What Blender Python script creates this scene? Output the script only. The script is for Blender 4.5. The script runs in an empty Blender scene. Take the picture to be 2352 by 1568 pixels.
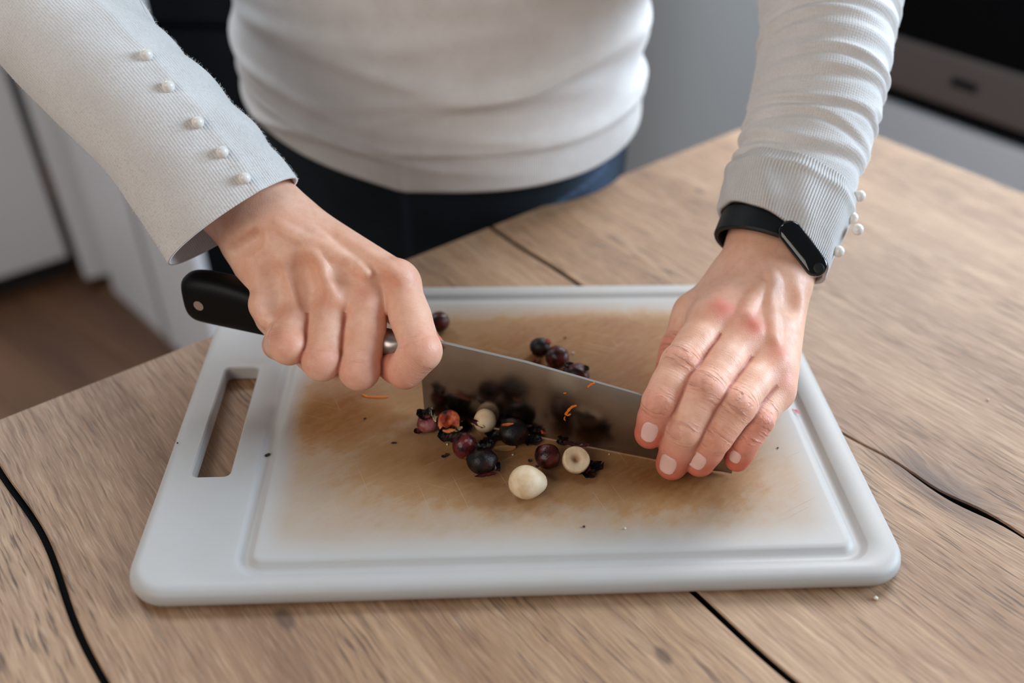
import bpy, bmesh, math, random
import numpy as np
import openvdb
from mathutils import Vector, Matrix
from mathutils.bvhtree import BVHTree

random.seed(4)
rng = np.random.default_rng(4)
SC = bpy.context.scene
COL = SC.collection

# ------------------------------------------------------------------ camera, world, lights, exposure
FPX, PITCH, ROLL, CAMZ = 1998.0, 0.6651, 0.0286, 0.3544      # z = 0 is the table top, metres
cp, sp = math.cos(PITCH), math.sin(PITCH)
FWD = np.array([0, cp, -sp]); UP0 = np.array([0, sp, cp]); RT0 = np.array([1.0, 0, 0])
CAMP = np.array([0, 0, CAMZ])
cam_data = bpy.data.cameras.new('camera')
cam = bpy.data.objects.new('camera', cam_data); COL.objects.link(cam)
_cr, _sr = math.cos(ROLL), math.sin(ROLL)
_r = RT0 * _cr + UP0 * _sr
_u = UP0 * _cr - RT0 * _sr
cam.matrix_world = Matrix(((_r[0], _u[0], -FWD[0], 0), (_r[1], _u[1], -FWD[1], 0), (_r[2], _u[2], -FWD[2], CAMZ), (0, 0, 0, 1)))
cam_data.sensor_width = 36.0
cam_data.lens = 36.0 * FPX / 2352
cam_data.clip_start = 0.02
cam_data.dof.use_dof = True
cam_data.dof.focus_distance = 0.462
cam_data.dof.aperture_fstop = 3.0
SC.camera = cam

world = bpy.data.worlds.new('world'); SC.world = world; world.use_nodes = True
world.node_tree.nodes['Background'].inputs[0].default_value = (0.80, 0.88, 1.0, 1)
world.node_tree.nodes['Background'].inputs[1].default_value = 0.13


def area_light(name, loc, target, size, size_y, power, color):
    l = bpy.data.lights.new(name, 'AREA'); l.shape = 'RECTANGLE'; l.size = size; l.size_y = size_y
    l.energy = power; l.color = color
    o = bpy.data.objects.new(name, l); COL.objects.link(o)
    o.location = loc
    o.rotation_euler = (Vector(target) - Vector(loc)).to_track_quat('-Z', 'Y').to_euler()
    return o


area_light('window_light_back', (1.15, 2.20, 1.42), (0.0, 0.42, 0.0), 1.25, 1.05, 78, (0.90, 0.95, 1.0))
area_light('window_light_right', (2.3, 0.65, 0.95), (0.0, 0.5, 0.0), 1.0, 1.2, 74, (0.68, 0.84, 1.0))
area_light('fill_light_left', (-1.1, 1.75, 1.65), (-0.1, 0.45, 0.0), 1.2, 0.8, 44, (0.80, 0.90, 1.0))  # soft fill added from upper left; its window is assumed
area_light('room_light_front', (-1.3, -1.2, 1.4), (0.0, 0.5, 0.0), 1.6, 1.4, 26, (1.0, 0.90, 0.80))

SC.view_settings.view_transform = 'Standard'
SC.view_settings.look = 'None'
SC.view_settings.gamma = 1.0
SC.view_settings.use_curve_mapping = False
SC.view_settings.exposure = 0.12
SC.cycles.use_denoising = True
SC.cycles.max_bounces = 6


# ------------------------------------------------------------------ helpers: rays of the solved camera, used to read real positions
def ray(px, py):
    X0, Y0 = px - 1176, py - 784
    X = _cr * X0 + _sr * Y0; Y = -_sr * X0 + _cr * Y0
    return FWD + RT0 * (X / FPX) - UP0 * (Y / FPX)


def PZ(px, py, z):
    r = ray(px, py); return CAMP + r * ((z - CAMZ) / r[2])


def PD(px, py, d):
    return CAMP + ray(px, py) * d


def PY(px, py, y):
    r = ray(px, py); return CAMP + r * (y / r[1])


def unit(v):
    v = np.asarray(v, float); return v / (np.linalg.norm(v) + 1e-12)


def mesh(name, V, F, mat=None, parent=None, smooth=True, attrs=None, mats=None, fmat=None):
    me = bpy.data.meshes.new(name)
    V = np.asarray(V, dtype=np.float32)
    if isinstance(F, np.ndarray):
        nf, k = F.shape
        me.vertices.add(len(V)); me.vertices.foreach_set('co', V.ravel())
        me.loops.add(nf * k); me.loops.foreach_set('vertex_index', F.ravel().astype(np.int32))
        me.polygons.add(nf); me.polygons.foreach_set('loop_start', np.arange(0, nf * k, k, dtype=np.int32))
        me.update(calc_edges=True)
    else:
        me.from_pydata([tuple(map(float, v)) for v in V], [], F)
    me.validate()
    if smooth:
        me.polygons.foreach_set('use_smooth', np.ones(len(me.polygons), dtype=bool))
    for m in (mats or ([mat] if mat else [])):
        me.materials.append(m)
    if fmat is not None:
        me.polygons.foreach_set('material_index', np.asarray(fmat, dtype=np.int32))
    for k, a in (attrs or {}).items():
        at = me.attributes.new(k, 'FLOAT', 'POINT'); at.data.foreach_set('value', np.asarray(a, dtype=np.float32))
    me.update()
    o = bpy.data.objects.new(name, me); COL.objects.link(o)
    if parent: o.parent = parent
    return o


def empty(name, loc=(0, 0, 0), rz=0.0):
    o = bpy.data.objects.new(name, None); COL.objects.link(o)
    o.location = loc; o.rotation_euler = (0, 0, rz); o.empty_display_size = 0.02
    return o


def tag(o, label=None, cat=None, group=None, kind=None):
    if label: o['label'] = label
    if cat: o['category'] = cat
    if group: o['group'] = group
    if kind: o['kind'] = kind
    return o


def parent_keep(o, p):
    o.parent = p
    bpy.context.view_layer.update()
    o.matrix_parent_inverse = p.matrix_world.inverted()


def box(name, x0, x1, y0, y1, z0, z1, mat, parent=None, bevel=0.0, seg=2):
    bm = bmesh.new()
    bmesh.ops.create_cube(bm, size=1)
    for v in bm.verts:
        v.co = ((x0 + x1) / 2 + v.co.x * (x1 - x0), (y0 + y1) / 2 + v.co.y * (y1 - y0), (z0 + z1) / 2 + v.co.z * (z1 - z0))
    if bevel: bmesh.ops.bevel(bm, geom=bm.edges[:], offset=bevel, segments=seg, profile=0.7, affect='EDGES')
    me = bpy.data.meshes.new(name); bm.to_mesh(me); bm.free()
    me.materials.append(mat)
    o = bpy.data.objects.new(name, me); COL.objects.link(o)
    if parent: o.parent = parent
    return o


def grid_faces(nu, nv, wrap=False):
    i = np.arange(nu if wrap else nu - 1); j = np.arange(nv - 1)
    I, J = np.meshgrid(i, j, indexing='ij')
    I2 = (I + 1) % nu
    return np.stack([I * nv + J, I2 * nv + J, I2 * nv + J + 1, I * nv + J + 1], -1).reshape(-1, 4)


def catmull(pts, n):
    P = np.array(pts, float); P = np.vstack([2 * P[0] - P[1], P, 2 * P[-1] - P[-2]])
    out = []; m = len(pts) - 1
    for t in np.linspace(0, m, n):
        i = min(int(t), m - 1); u = t - i
        p0, p1, p2, p3 = P[i:i + 4]
        out.append(0.5 * ((2 * p1) + (-p0 + p2) * u + (2 * p0 - 5 * p1 + 4 * p2 - p3) * u * u + (-p0 + 3 * p1 - 3 * p2 + p3) * u ** 3))
    return np.array(out)


# ------------------------------------------------------------------ materials
class N:
    def __init__(s, name):
        s.m = bpy.data.materials.new(name); s.m.use_nodes = True
        s.t = s.m.node_tree; s.b = s.t.nodes['Principled BSDF']; s.L = s.t.links

    def n(s, kind, **kw):
        x = s.t.nodes.new(kind)
        for k, v in kw.items():
            if k.startswith('i_'):
                key = k[2:].replace('_', ' ')
                x.inputs[key].default_value = v
            else:
                setattr(x, k, v)
        return x

    def link(s, a, b): s.L.new(a, b)

    def set(s, **kw):
        for k, v in kw.items():
            s.b.inputs[k.replace('_', ' ')].default_value = v
        return s

    def noise(s, vec, scale, detail=3, rough=0.5, dist=0.0):
        x = s.n('ShaderNodeTexNoise'); x.inputs['Scale'].default_value = scale; x.inputs['Detail'].default_value = detail
        x.inputs['Roughness'].default_value = rough; x.inputs['Distortion'].default_value = dist
        if vec is not None: s.link(vec, x.inputs['Vector'])
        return x.outputs['Fac']

    def obj(s): return s.n('ShaderNodeTexCoord').outputs['Object']

    def mapping(s, vec, scale=(1, 1, 1), loc=(0, 0, 0), rot=(0, 0, 0)):
        x = s.n('ShaderNodeMapping'); x.inputs['Scale'].default_value = scale; x.inputs['Location'].default_value = loc
        x.inputs['Rotation'].default_value = rot
        s.link(vec, x.inputs['Vector']); return x.outputs[0]

    def ramp(s, fac, stops, interp='LINEAR'):
        x = s.n('ShaderNodeValToRGB'); x.color_ramp.interpolation = interp
        e = x.color_ramp.elements
        while len(e) < len(stops): e.new(0.5)
        for q, (p, c) in zip(e, stops):
            q.position = p; q.color = (*c, 1) if len(c) == 3 else c
        s.link(fac, x.inputs[0]); return x.outputs[0]

    def val(s, fac, lo, hi, a=0.0, b=1.0):
        x = s.n('ShaderNodeMapRange'); x.inputs['From Min'].default_value = lo; x.inputs['From Max'].default_value = hi
        x.inputs['To Min'].default_value = a; x.inputs['To Max'].default_value = b
        s.link(fac, x.inputs['Value']); return x.outputs[0]

    def mix(s, fac, a, b, mode='MIX'):
        x = s.n('ShaderNodeMix', data_type='RGBA', blend_type=mode)
        for sock, v in ((x.inputs[0], fac), (x.inputs[6], a), (x.inputs[7], b)):
            if hasattr(v, 'links'): s.link(v, sock)
            elif isinstance(v, (int, float)): sock.default_value = v
            else: sock.default_value = (*v, 1) if len(v) == 3 else v
        return x.outputs[2]

    def math(s, op, a, b=None, c=None, clamp=False):
        x = s.n('ShaderNodeMath', operation=op); x.use_clamp = clamp
        for i, v in enumerate((a, b, c)):
            if v is None: continue
            if hasattr(v, 'links'): s.link(v, x.inputs[i])
            else: x.inputs[i].default_value = v
        return x.outputs[0]

    def attr(s, name):
        x = s.n('ShaderNodeAttribute'); x.attribute_name = name; return x.outputs['Fac']

    def sep(s, vec):
        x = s.n('ShaderNodeSeparateXYZ'); s.link(vec, x.inputs[0]); return x.outputs

    def comb(s, a, b, c=0.0):
        x = s.n('ShaderNodeCombineXYZ')
        for i, v in enumerate((a, b, c)):
            if hasattr(v, 'links'): s.link(v, x.inputs[i])
            else: x.inputs[i].default_value = v
        return x.outputs[0]

    def bump(s, height, dist, strength=1.0, prev=None):
        x = s.n('ShaderNodeBump'); x.inputs['Distance'].default_value = dist; x.inputs['Strength'].default_value = strength
        s.link(height, x.inputs['Height'])
        if prev is not None: s.link(prev, x.inputs['Normal'])
        return x.outputs[0]

    def color(s, c): s.link(c, s.b.inputs['Base Color']); return s
    def normal(s, c): s.link(c, s.b.inputs['Normal']); return s
    def rough(s, c): s.link(c, s.b.inputs['Roughness']); return s


def plain(name, col, rough=0.5, metal=0.0, var=0.06, scale=40, **kw):
    m = N(name)
    f = m.noise(m.obj(), scale, 3)
    c = m.mix(f, tuple(x * (1 - var) for x in col), tuple(min(1, x * (1 + var)) for x in col))
    m.color(c); m.set(Roughness=rough, Metallic=metal, **kw)
    return m.m


def blob(m, u, v, cu, cv, ru, rv):
    """soft elliptical spot around (cu, cv), 1 in its middle"""
    a = m.math('DIVIDE', m.math('SUBTRACT', u, cu), ru); b = m.math('DIVIDE', m.math('SUBTRACT', v, cv), rv)
    d = m.math('ADD', m.math('MULTIPLY', a, a), m.math('MULTIPLY', b, b))
    return m.math('DIVIDE', 1.0, m.math('ADD', m.math('POWER', d, 1.6), 1.0))


def mat_wood():
    m = N('oak_laminate'); o = m.obj()
    u, v, _ = m.sep(o)
    warp = m.noise(m.mapping(o, (5, 1.6, 1)), 1.6, 3)
    # growth figure bends round a knot by the long crack
    k = blob(m, u, v, -0.378, -0.370, 0.016, 0.036)
    u2 = m.math('ADD', m.math('ADD', u, m.math('MULTIPLY', m.math('SUBTRACT', warp, 0.5), 0.020)), m.math('MULTIPLY', k, 0.012))
    w3 = m.noise(m.mapping(o, (70, 45, 1)), 1.0, 2)
    u2 = m.math('ADD', u2, m.math('MULTIPLY', m.math('SUBTRACT', w3, 0.5), 0.0024))
    p = m.comb(u2, v, 0.0)
    broad = m.noise(m.mapping(p, (22, 1.6, 1)), 1.0, 4, 0.6)
    fine = m.noise(m.mapping(p, (430, 20, 1)), 1.0, 4, 0.65)
    vf = m.noise(m.mapping(p, (1100, 60, 1)), 1.0, 2, 0.5)
    pore = m.noise(m.mapping(p, (640, 34, 1), (3, 7, 0)), 1.0, 2, 0.6)
    pm = m.noise(m.mapping(p, (14, 3, 1), (9, 2, 0)), 1.0, 2)
    base = m.ramp(broad, [(0.28, (0.225, 0.115, 0.056)), (0.5, (0.36, 0.208, 0.108)), (0.72, (0.48, 0.312, 0.186))])
    c = m.mix(m.val(fine, 0.35, 0.68), m.mix(0.62, base, (0.14, 0.07, 0.038)), base)
    c = m.mix(m.math('MULTIPLY', m.val(vf, 0.52, 0.7), 0.22), c, (0.62, 0.46, 0.33))
    dark = m.math('MULTIPLY', m.val(pore, 0.54, 0.66), m.val(pm, 0.36, 0.60))
    c = m.mix(m.math('MULTIPLY', dark, 0.85), c, (0.06, 0.032, 0.019))
    kn = m.val(m.math('MULTIPLY', k, m.math('ADD', m.noise(m.mapping(p, (160, 25, 1)), 1.0, 3), 0.45)), 0.30, 0.95)
    c = m.mix(m.math('MULTIPLY', kn, 0.9), c, (0.085, 0.045, 0.028))
    for ku, kv, r in ((-0.700, -0.222, 0.0042), (-0.575, -0.345, 0.003), (-0.225, -0.060, 0.0035), (-0.27, -0.21, 0.002)):
        s_ = m.val(blob(m, u, v, ku, kv, r, r * 1.9), 0.35, 0.85)
        c = m.mix(m.math('MULTIPLY', s_, 0.8), c, (0.08, 0.04, 0.022))
    m.color(c)
    h = m.math('ADD', fine, m.math('MULTIPLY', dark, -0.8))
    m.normal(m.bump(h, 0.00035, 0.5))
    m.rough(m.val(fine, 0.2, 0.8, 0.66, 0.52))
    m.b.inputs['Specular IOR Level'].default_value = 0.48
    return m.m


def mat_board():
    m = N('white_plastic'); o = m.obj()
    u, v, z = m.sep(o)
    w = m.noise(o, 28, 4, 0.6)
    w2 = m.noise(m.mapping(o, (1, 1, 1), (4, 3, 0)), 90, 4, 0.65)
    uu = m.math('ADD', u, m.math('MULTIPLY', m.math('SUBTRACT', w, 0.5), 0.045))
    vv = m.math('ADD', v, m.math('MULTIPLY', m.math('SUBTRACT', w2, 0.5), 0.030))
    tot = None
    for cu, cv, ru, rv, a in ((0.035, 0.030, 0.110, 0.062, 1.0), (-0.098, 0.000, 0.036, 0.036, 0.85), (0.080, -0.055, 0.055, 0.030, 0.85),
                              (0.000, -0.045, 0.105, 0.038, 0.75), (0.068, 0.066, 0.075, 0.030, 0.9), (0.10, -0.03, 0.045, 0.035, .6)):
        b = m.math('MULTIPLY', blob(m, uu, vv, cu, cv, ru, rv), a)
        tot = b if tot is None else m.math('MAXIMUM', tot, b)
    # the stain stays inside the juice groove
    ins = m.math('MULTIPLY', m.val(u, -0.131, -0.118), m.math('MULTIPLY', m.val(u, 0.165, 0.148), m.math('MULTIPLY', m.val(v, -0.108, -0.09), m.val(v, 0.108, 0.082))))
    st = m.math('MULTIPLY', tot, ins)
    mott = m.noise(m.mapping(m.mapping(o, (1, 1, 1), (0, 0, 0), (0, 0, -0.6)), (0.55, 1.8, 1), (1, 1, 0)), 170, 5, 0.72)
    st2 = m.math('MULTIPLY', st, m.val(mott, 0.2, 0.75, 0.66, 1.10), clamp=True)
    hue = m.noise(m.mapping(o, (1, 1, 1), (8, 0, 0)), 16, 3)
    sc = m.mix(m.val(hue, 0.38, 0.62), (0.225, 0.072, 0.015), (0.255, 0.106, 0.017))
    rim = m.mix(m.val(w, 0.3, 0.75), (0.425, 0.410, 0.398), (0.415, 0.392, 0.365))
    inner = m.mix(m.val(w, 0.3, 0.75), (0.405, 0.360, 0.318), (0.395, 0.335, 0.275))
    base = m.mix(ins, rim, inner)
    mid = m.mix(m.val(st2, 0.02, 0.44), base, (0.375, 0.222, 0.108))
    c = m.mix(m.val(st2, 0.34, 0.92), mid, sc)
    # knife scratches: long hairlines that took up colour
    scr = None
    for ang, off in ((0.35, 1.0), (-0.5, 5.0), (1.2, 9.0)):
        s1 = m.noise(m.mapping(m.mapping(o, (1, 1, 1), (0, 0, 0), (0, 0, ang)), (14, 900, 1), (off, off, 0)), 1.0, 1, 0.3)
        s1 = m.math('MULTIPLY', m.math('MULTIPLY', m.val(s1, 0.70, 0.74), ins), m.val(m.noise(m.mapping(o, (1, 1, 1), (off, 0, 0)), 30, 1), 0.45, 0.6))
        scr = s1 if scr is None else m.math('MAXIMUM', scr, s1)
    c = m.mix(m.math('MULTIPLY', m.math('MULTIPLY', scr, m.val(st, 0.05, 0.4)), 0.45), c, (0.55, 0.36, 0.20))
    m.color(c)
    m.set(Roughness=0.48)
    m.b.inputs['Specular IOR Level'].default_value = 0.35
    m.b.inputs['Subsurface Weight'].default_value = 0.25
    m.b.inputs['Subsurface Radius'].default_value = (0.006, 0.005, 0.004)
    m.b.inputs['Subsurface Scale'].default_value = 1.0
    m.normal(m.bump(m.math('ADD', mott, m.math('MULTIPLY', scr, -1.2)), 0.00012, 0.5))
    return m.m


def mat_skin():
    m = N('skin'); o = m.obj()
    ax, an, kn, red, dk, fm = (m.attr(k) for k in ('ax', 'an', 'kn', 'red', 'dk', 'fm'))
    n1 = m.noise(o, 70, 4, 0.6); n2 = m.noise(o, 260, 3, 0.6)
    c = m.mix(m.val(n1, 0.3, 0.7), (0.79, 0.415, 0.275), (0.87, 0.53, 0.385))
    c = m.mix(m.math('MULTIPLY', m.val(n2, 0.45, 0.7), 0.18), c, (0.56, 0.21, 0.13))
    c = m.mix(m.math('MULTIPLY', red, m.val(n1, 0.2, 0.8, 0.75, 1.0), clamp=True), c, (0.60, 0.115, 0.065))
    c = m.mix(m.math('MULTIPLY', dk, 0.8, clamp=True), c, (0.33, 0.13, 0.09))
    # transverse skin folds, strong over the finger joints
    wob = m.math('MULTIPLY', m.noise(o, 180, 3), 0.0018)
    lines = m.noise(m.comb(m.math('MULTIPLY', m.math('ADD', ax, wob), 1100), m.math('MULTIPLY', an, 110), 0.0), 1.0, 2, 0.5)
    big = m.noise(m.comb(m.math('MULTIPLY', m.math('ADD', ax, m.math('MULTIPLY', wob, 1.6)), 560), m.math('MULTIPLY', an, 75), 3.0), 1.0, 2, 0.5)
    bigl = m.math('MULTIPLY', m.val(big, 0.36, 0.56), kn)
    vor = m.n('ShaderNodeTexVoronoi', feature='DISTANCE_TO_EDGE'); vor.inputs['Scale'].default_value = 850
    m.link(o, vor.inputs['Vector'])
    pores = m.val(vor.outputs['Distance'], 0.0, 0.25)
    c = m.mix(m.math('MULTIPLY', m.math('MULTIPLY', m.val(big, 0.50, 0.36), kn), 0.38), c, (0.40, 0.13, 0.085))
    m.color(c)
    h1 = m.bump(bigl, 0.00075, 0.9)
    h2 = m.bump(m.math('MULTIPLY', lines, fm), 0.00024, 0.6, h1)
    h3 = m.bump(pores, 0.00006, 0.6, h2)
    m.normal(h3)
    m.rough(m.val(n2, 0.3, 0.7, 0.42, 0.55))
    m.b.inputs['Subsurface Weight'].default_value = 0.30
    m.b.inputs['Subsurface Radius'].default_value = (0.006, 0.0022, 0.0012)
    m.b.inputs['Subsurface Scale'].default_value = 1.0
    m.b.inputs['Specular IOR Level'].default_value = 0.5
    return m.m


def mat_knit():
    m = N('cream_knit'); o = m.obj()
    ua, va, rib = m.attr('ua'), m.attr('va'), m.attr('rib')
    n1 = m.noise(o, 45, 4, 0.6); n2 = m.noise(o, 900, 3, 0.6)
    c = m.mix(m.val(n1, 0.3, 0.7), (0.68, 0.655, 0.635), (0.76, 0.745, 0.73))
    c = m.mix(m.math('MULTIPLY', m.val(n2, 0.4, 0.7), 0.35), c, (0.56, 0.53, 0.50))
    wob = m.math('MULTIPLY', m.noise(o, 60, 2), 0.0016)
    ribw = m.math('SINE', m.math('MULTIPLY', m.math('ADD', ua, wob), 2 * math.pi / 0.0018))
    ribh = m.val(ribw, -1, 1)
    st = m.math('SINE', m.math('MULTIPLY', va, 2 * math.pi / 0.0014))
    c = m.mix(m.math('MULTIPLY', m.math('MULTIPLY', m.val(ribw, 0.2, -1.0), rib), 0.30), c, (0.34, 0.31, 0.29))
    m.color(c)
    kn = m.math('ADD', m.math('MULTIPLY', ribh, m.math('ADD', m.math('MULTIPLY', rib, 1.0), 0.10)), m.math('MULTIPLY', st, 0.05))
    kn = m.math('ADD', kn, m.math('MULTIPLY', n2, 0.5))
    m.normal(m.bump(kn, 0.0007, 0.8))
    m.set(Roughness=0.95)
    m.b.inputs['Sheen Weight'].default_value = 0.35
    m.b.inputs['Sheen Roughness'].default_value = 0.5
    m.b.inputs['Specular IOR Level'].default_value = 0.15
    return m.m


def mat_denim():
    m = N('dark_denim'); o = m.obj()
    wv = m.noise(m.mapping(o, (700, 700, 250), (0, 0, 0), (0, 0.5, 0)), 1.0, 2)
    n1 = m.noise(o, 14, 3); wear_lit = m.attr('wear_lit')
    c = m.mix(m.val(n1, 0.3, 0.7), (0.006, 0.010, 0.014), (0.012, 0.018, 0.026))
    c = m.mix(m.math('MULTIPLY', wear_lit, m.val(wv, 0.3, 0.7, 0.6, 1.0)), c, (0.11, 0.18, 0.30))
    m.color(c); m.normal(m.bump(wv, 0.0004, 0.5)); m.set(Roughness=0.85)
    m.b.inputs['Specular IOR Level'].default_value = 0.2
    return m.m


def mat_steel():
    m = N('brushed_steel'); o = m.obj()
    br = m.noise(m.mapping(o, (6, 6, 900)), 1.0, 2)
    sm = m.noise(o, 55, 4, 0.6)
    m.color(m.mix(m.val(sm, 0.3, 0.7), (0.27, 0.235, 0.21), (0.35, 0.305, 0.27)))
    m.set(Metallic=1.0)
    m.rough(m.math('ADD', m.val(sm, 0.3, 0.7, 0.15, 0.20), m.val(br, 0.3, 0.7, 0.0, 0.03)))
    return m.m


def mat_nut(name, kind):
    m = N(name); o = m.obj()
    n1 = m.noise(o, 130, 4, 0.6); n2 = m.noise(m.mapping(o, (1, 1, 0.35)), 420, 3, 0.6); n3 = m.noise(m.mapping(o, (1, 1, 1), (2, 5, 1)), 75, 3, 0.6)
    if kind == 'burgundy':
        c = m.ramp(n1, [(0.38, (0.004, 0.002, 0.002)), (0.48, (0.055, 0.008, 0.007)), (0.62, (0.12, 0.020, 0.016))])
        m.set(Roughness=0.30)
    elif kind == 'patchy':
        c = m.ramp(n3, [(0.42, (0.004, 0.002, 0.002)), (0.50, (0.075, 0.008, 0.010)), (0.60, (0.14, 0.018, 0.020)), (0.68, (0.42, 0.22, 0.18))])
        m.set(Roughness=0.30)
    elif kind == 'black':
        c = m.ramp(n1, [(0.42, (0.002, 0.0012, 0.001)), (0.56, (0.014, 0.005, 0.003)), (0.68, (0.06, 0.013, 0.008))])
        m.set(Roughness=0.45)
    elif kind == 'cream':
        c = m.ramp(n1, [(0.30, (0.62, 0.42, 0.24)), (0.50, (0.74, 0.56, 0.36)), (0.7, (0.80, 0.66, 0.47))])
        m.set(Roughness=0.5)
    elif kind == 'toasted':
        c = m.ramp(n3, [(0.36, (0.02, 0.006, 0.004)), (0.45, (0.42, 0.05, 0.012)), (0.55, (0.68, 0.20, 0.045)), (0.66, (0.80, 0.48, 0.18))])
        m.set(Roughness=0.5)
    elif kind == 'pinkish':
        c = m.ramp(n1, [(0.38, (0.10, 0.014, 0.014)), (0.52, (0.25, 0.06, 0.06)), (0.66, (0.36, 0.13, 0.12))])
        m.set(Roughness=0.45)
    if kind in ('cream', 'toasted'):
        c = m.mix(m.attr('hollow'), c, (0.30, 0.13, 0.055) if kind == 'cream' else (0.01, 0.005, 0.004))
    if kind in ('burgundy', 'patchy', 'black'): m.b.inputs['Specular IOR Level'].default_value = 0.35
    m.color(c)
    m.normal(m.bump(n2, 0.0005 if kind != 'cream' else 0.0002, 0.7))
    return m.m


M = {
    'wood': mat_wood(), 'board': mat_board(), 'skin': mat_skin(), 'knit': mat_knit(), 'denim': mat_denim(), 'steel': mat_steel(),
    'nail': plain('fingernail', (0.80, 0.50, 0.43), 0.24, var=0.04, scale=200),
    'ground': plain('ground_steel', (0.30, 0.28, 0.26), 0.6, 0.6),
    'handle': plain('black_handle', (0.002, 0.0022, 0.0022), 0.46, **{'Specular_IOR_Level': 0.16}),
    'rivet': plain('rivet_steel', (0.50, 0.45, 0.41), 0.35, 0.9),
    'seam': plain('dark_joint', (0.006, 0.006, 0.006), 0.9, var=0.3, **{'Specular_IOR_Level': 0.1}),
    'pearl': plain('pearl', (0.80, 0.76, 0.70), 0.16, var=0.03, scale=300),
    'band': plain('black_rubber', (0.004, 0.006, 0.007), 0.5, **{'Specular_IOR_Level': 0.3}),
    'screen': plain('black_glass', (0.004, 0.004, 0.005), 0.05),
    'burgundy': mat_nut('burgundy_skin', 'burgundy'), 'patchy': mat_nut('patchy_skin', 'patchy'), 'black': mat_nut('charred_skin', 'black'),
    'cream': mat_nut('blanched_kernel', 'cream'), 'toasted': mat_nut('toasted_kernel', 'toasted'), 'pinkish': mat_nut('pink_kernel', 'pinkish'),
    'tan': plain('tan_kernel', (0.52, 0.26, 0.10), 0.5, var=0.3, scale=300),
    'carrot': plain('carrot_orange', (0.85, 0.20, 0.02), 0.45, var=0.2, scale=500),
    'flake': plain('dark_flake', (0.020, 0.008, 0.006), 0.6, var=0.4, scale=900),
    'pale': plain('pale_crumb', (0.78, 0.70, 0.58), 0.6),
    'pink': plain('pink_ink', (0.60, 0.10, 0.16), 0.6),
    'white': plain('cabinet_white', (0.78, 0.79, 0.82), 0.45, var=0.03, scale=4),
    'wall': plain('wall_paint', (0.40, 0.39, 0.375), 0.8, var=0.03, scale=3),
    'blackgloss': plain('oven_black', (0.002, 0.003, 0.004), 0.22, var=0.2, scale=3, **{'Specular_IOR_Level': 0.2}),
    'greysteel': plain('oven_steel', (0.33, 0.30, 0.285), 0.35, 0.85, scale=8),
    'shadowgap': plain('plinth_dark', (0.02, 0.018, 0.016), 0.8),
}


def mat_floor():
    m = N('dark_floor_wood'); o = m.obj()
    b = m.noise(m.mapping(o, (12, 1.2, 1)), 1.0, 4, 0.6)
    m.color(m.ramp(b, [(0.3, (0.070, 0.030, 0.015)), (0.6, (0.15, 0.070, 0.034)), (0.8, (0.22, 0.11, 0.05))]))
    m.set(Roughness=0.5); return m.m


M['floor'] = mat_floor()


def mat_fibre():
    m = N('loose_fibre'); m.set(Roughness=0.8); m.b.inputs['Base Color'].default_value = (0.78, 0.76, 0.74, 1)
    tr = m.n('ShaderNodeBsdfTranslucent'); tr.inputs[0].default_value = (0.85, 0.84, 0.82, 1)
    mx = m.n('ShaderNodeMixShader'); mx.inputs[0].default_value = 0.55
    m.link(m.b.outputs[0], mx.inputs[1]); m.link(tr.outputs[0], mx.inputs[2])
    out = m.t.nodes['Material Output']; m.link(mx.outputs[0], out.inputs['Surface']); return m.m


M['fibre'] = mat_fibre()
M['bolster'] = plain('satin_bolster', (0.36, 0.32, 0.29), 0.34, 0.95, scale=60)

# ------------------------------------------------------------------ the setting
FZ = -0.90
fl = empty('floor', (0, 0.8, FZ), 0.9); tag(fl, kind='structure')
for i in range(-24, 25):                       # floorboards, run parallel to the cabinets
    for j in range(-2, 3):
        off = (i * 0.37) % 0.9
        box('plank', i * 0.12 + 0.001, (i + 1) * 0.12 - 0.001, j * 1.4 + off, (j + 1) * 1.4 + off - 0.002, -0.012, 0.0, M['floor'], fl)
box('subfloor', -3.6, 3.6, -4, 4, -0.05, -0.012, M['shadowgap'], fl)
wb = box('wall_back', -4.2, 3.0, 2.42, 2.52, FZ, 1.7, M['wall']); tag(wb, kind='structure')
wl = box('wall_left', -3.2, -3.1, -2.2, 2.42, FZ, 1.7, M['wall']); tag(wl, kind='structure')


def frame_empty(name, ax, ay, bx, by):
    """empty at floor point a, x axis along the line a-b"""
    return empty(name, (ax, ay, FZ), math.atan2(by - ay, bx - ax)), math.hypot(bx - ax, by - ay)


def cabinet(name, a, b, height, label, depth=0.5, doors=1, x_ext=(0, 0), plinth=0.07, handle=True):
    e, ln = frame_empty(name, a[0], a[1], b[0], b[1])
    x0, x1 = -x_ext[0], ln + x_ext[1]
    tag(e, label, 'cabinet')
    box('body', x0, x1, 0.02, depth, plinth, height, M['white'], e, 0.002)
    box('plinth', x0 + 0.005, x1 - 0.005, 0.05, depth, 0.0, plinth, M['shadowgap'], e)
    w = (x1 - x0) / doors
    for k in range(doors):
        d = box('door', x0 + k * w + 0.002, x0 + (k + 1) * w - 0.002, 0.0, 0.02, plinth + 0.004, height - 0.004, M['white'], e, 0.003)
        if handle:
            box('handle', x0 + k * w + 0.05, x0 + k * w + 0.062, -0.028, 0.0, height * 0.6, height * 0.6 + 0.16, M['greysteel'], d, 0.004)
    return e


def FL(px, py): return PZ(px, py, FZ)


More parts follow.
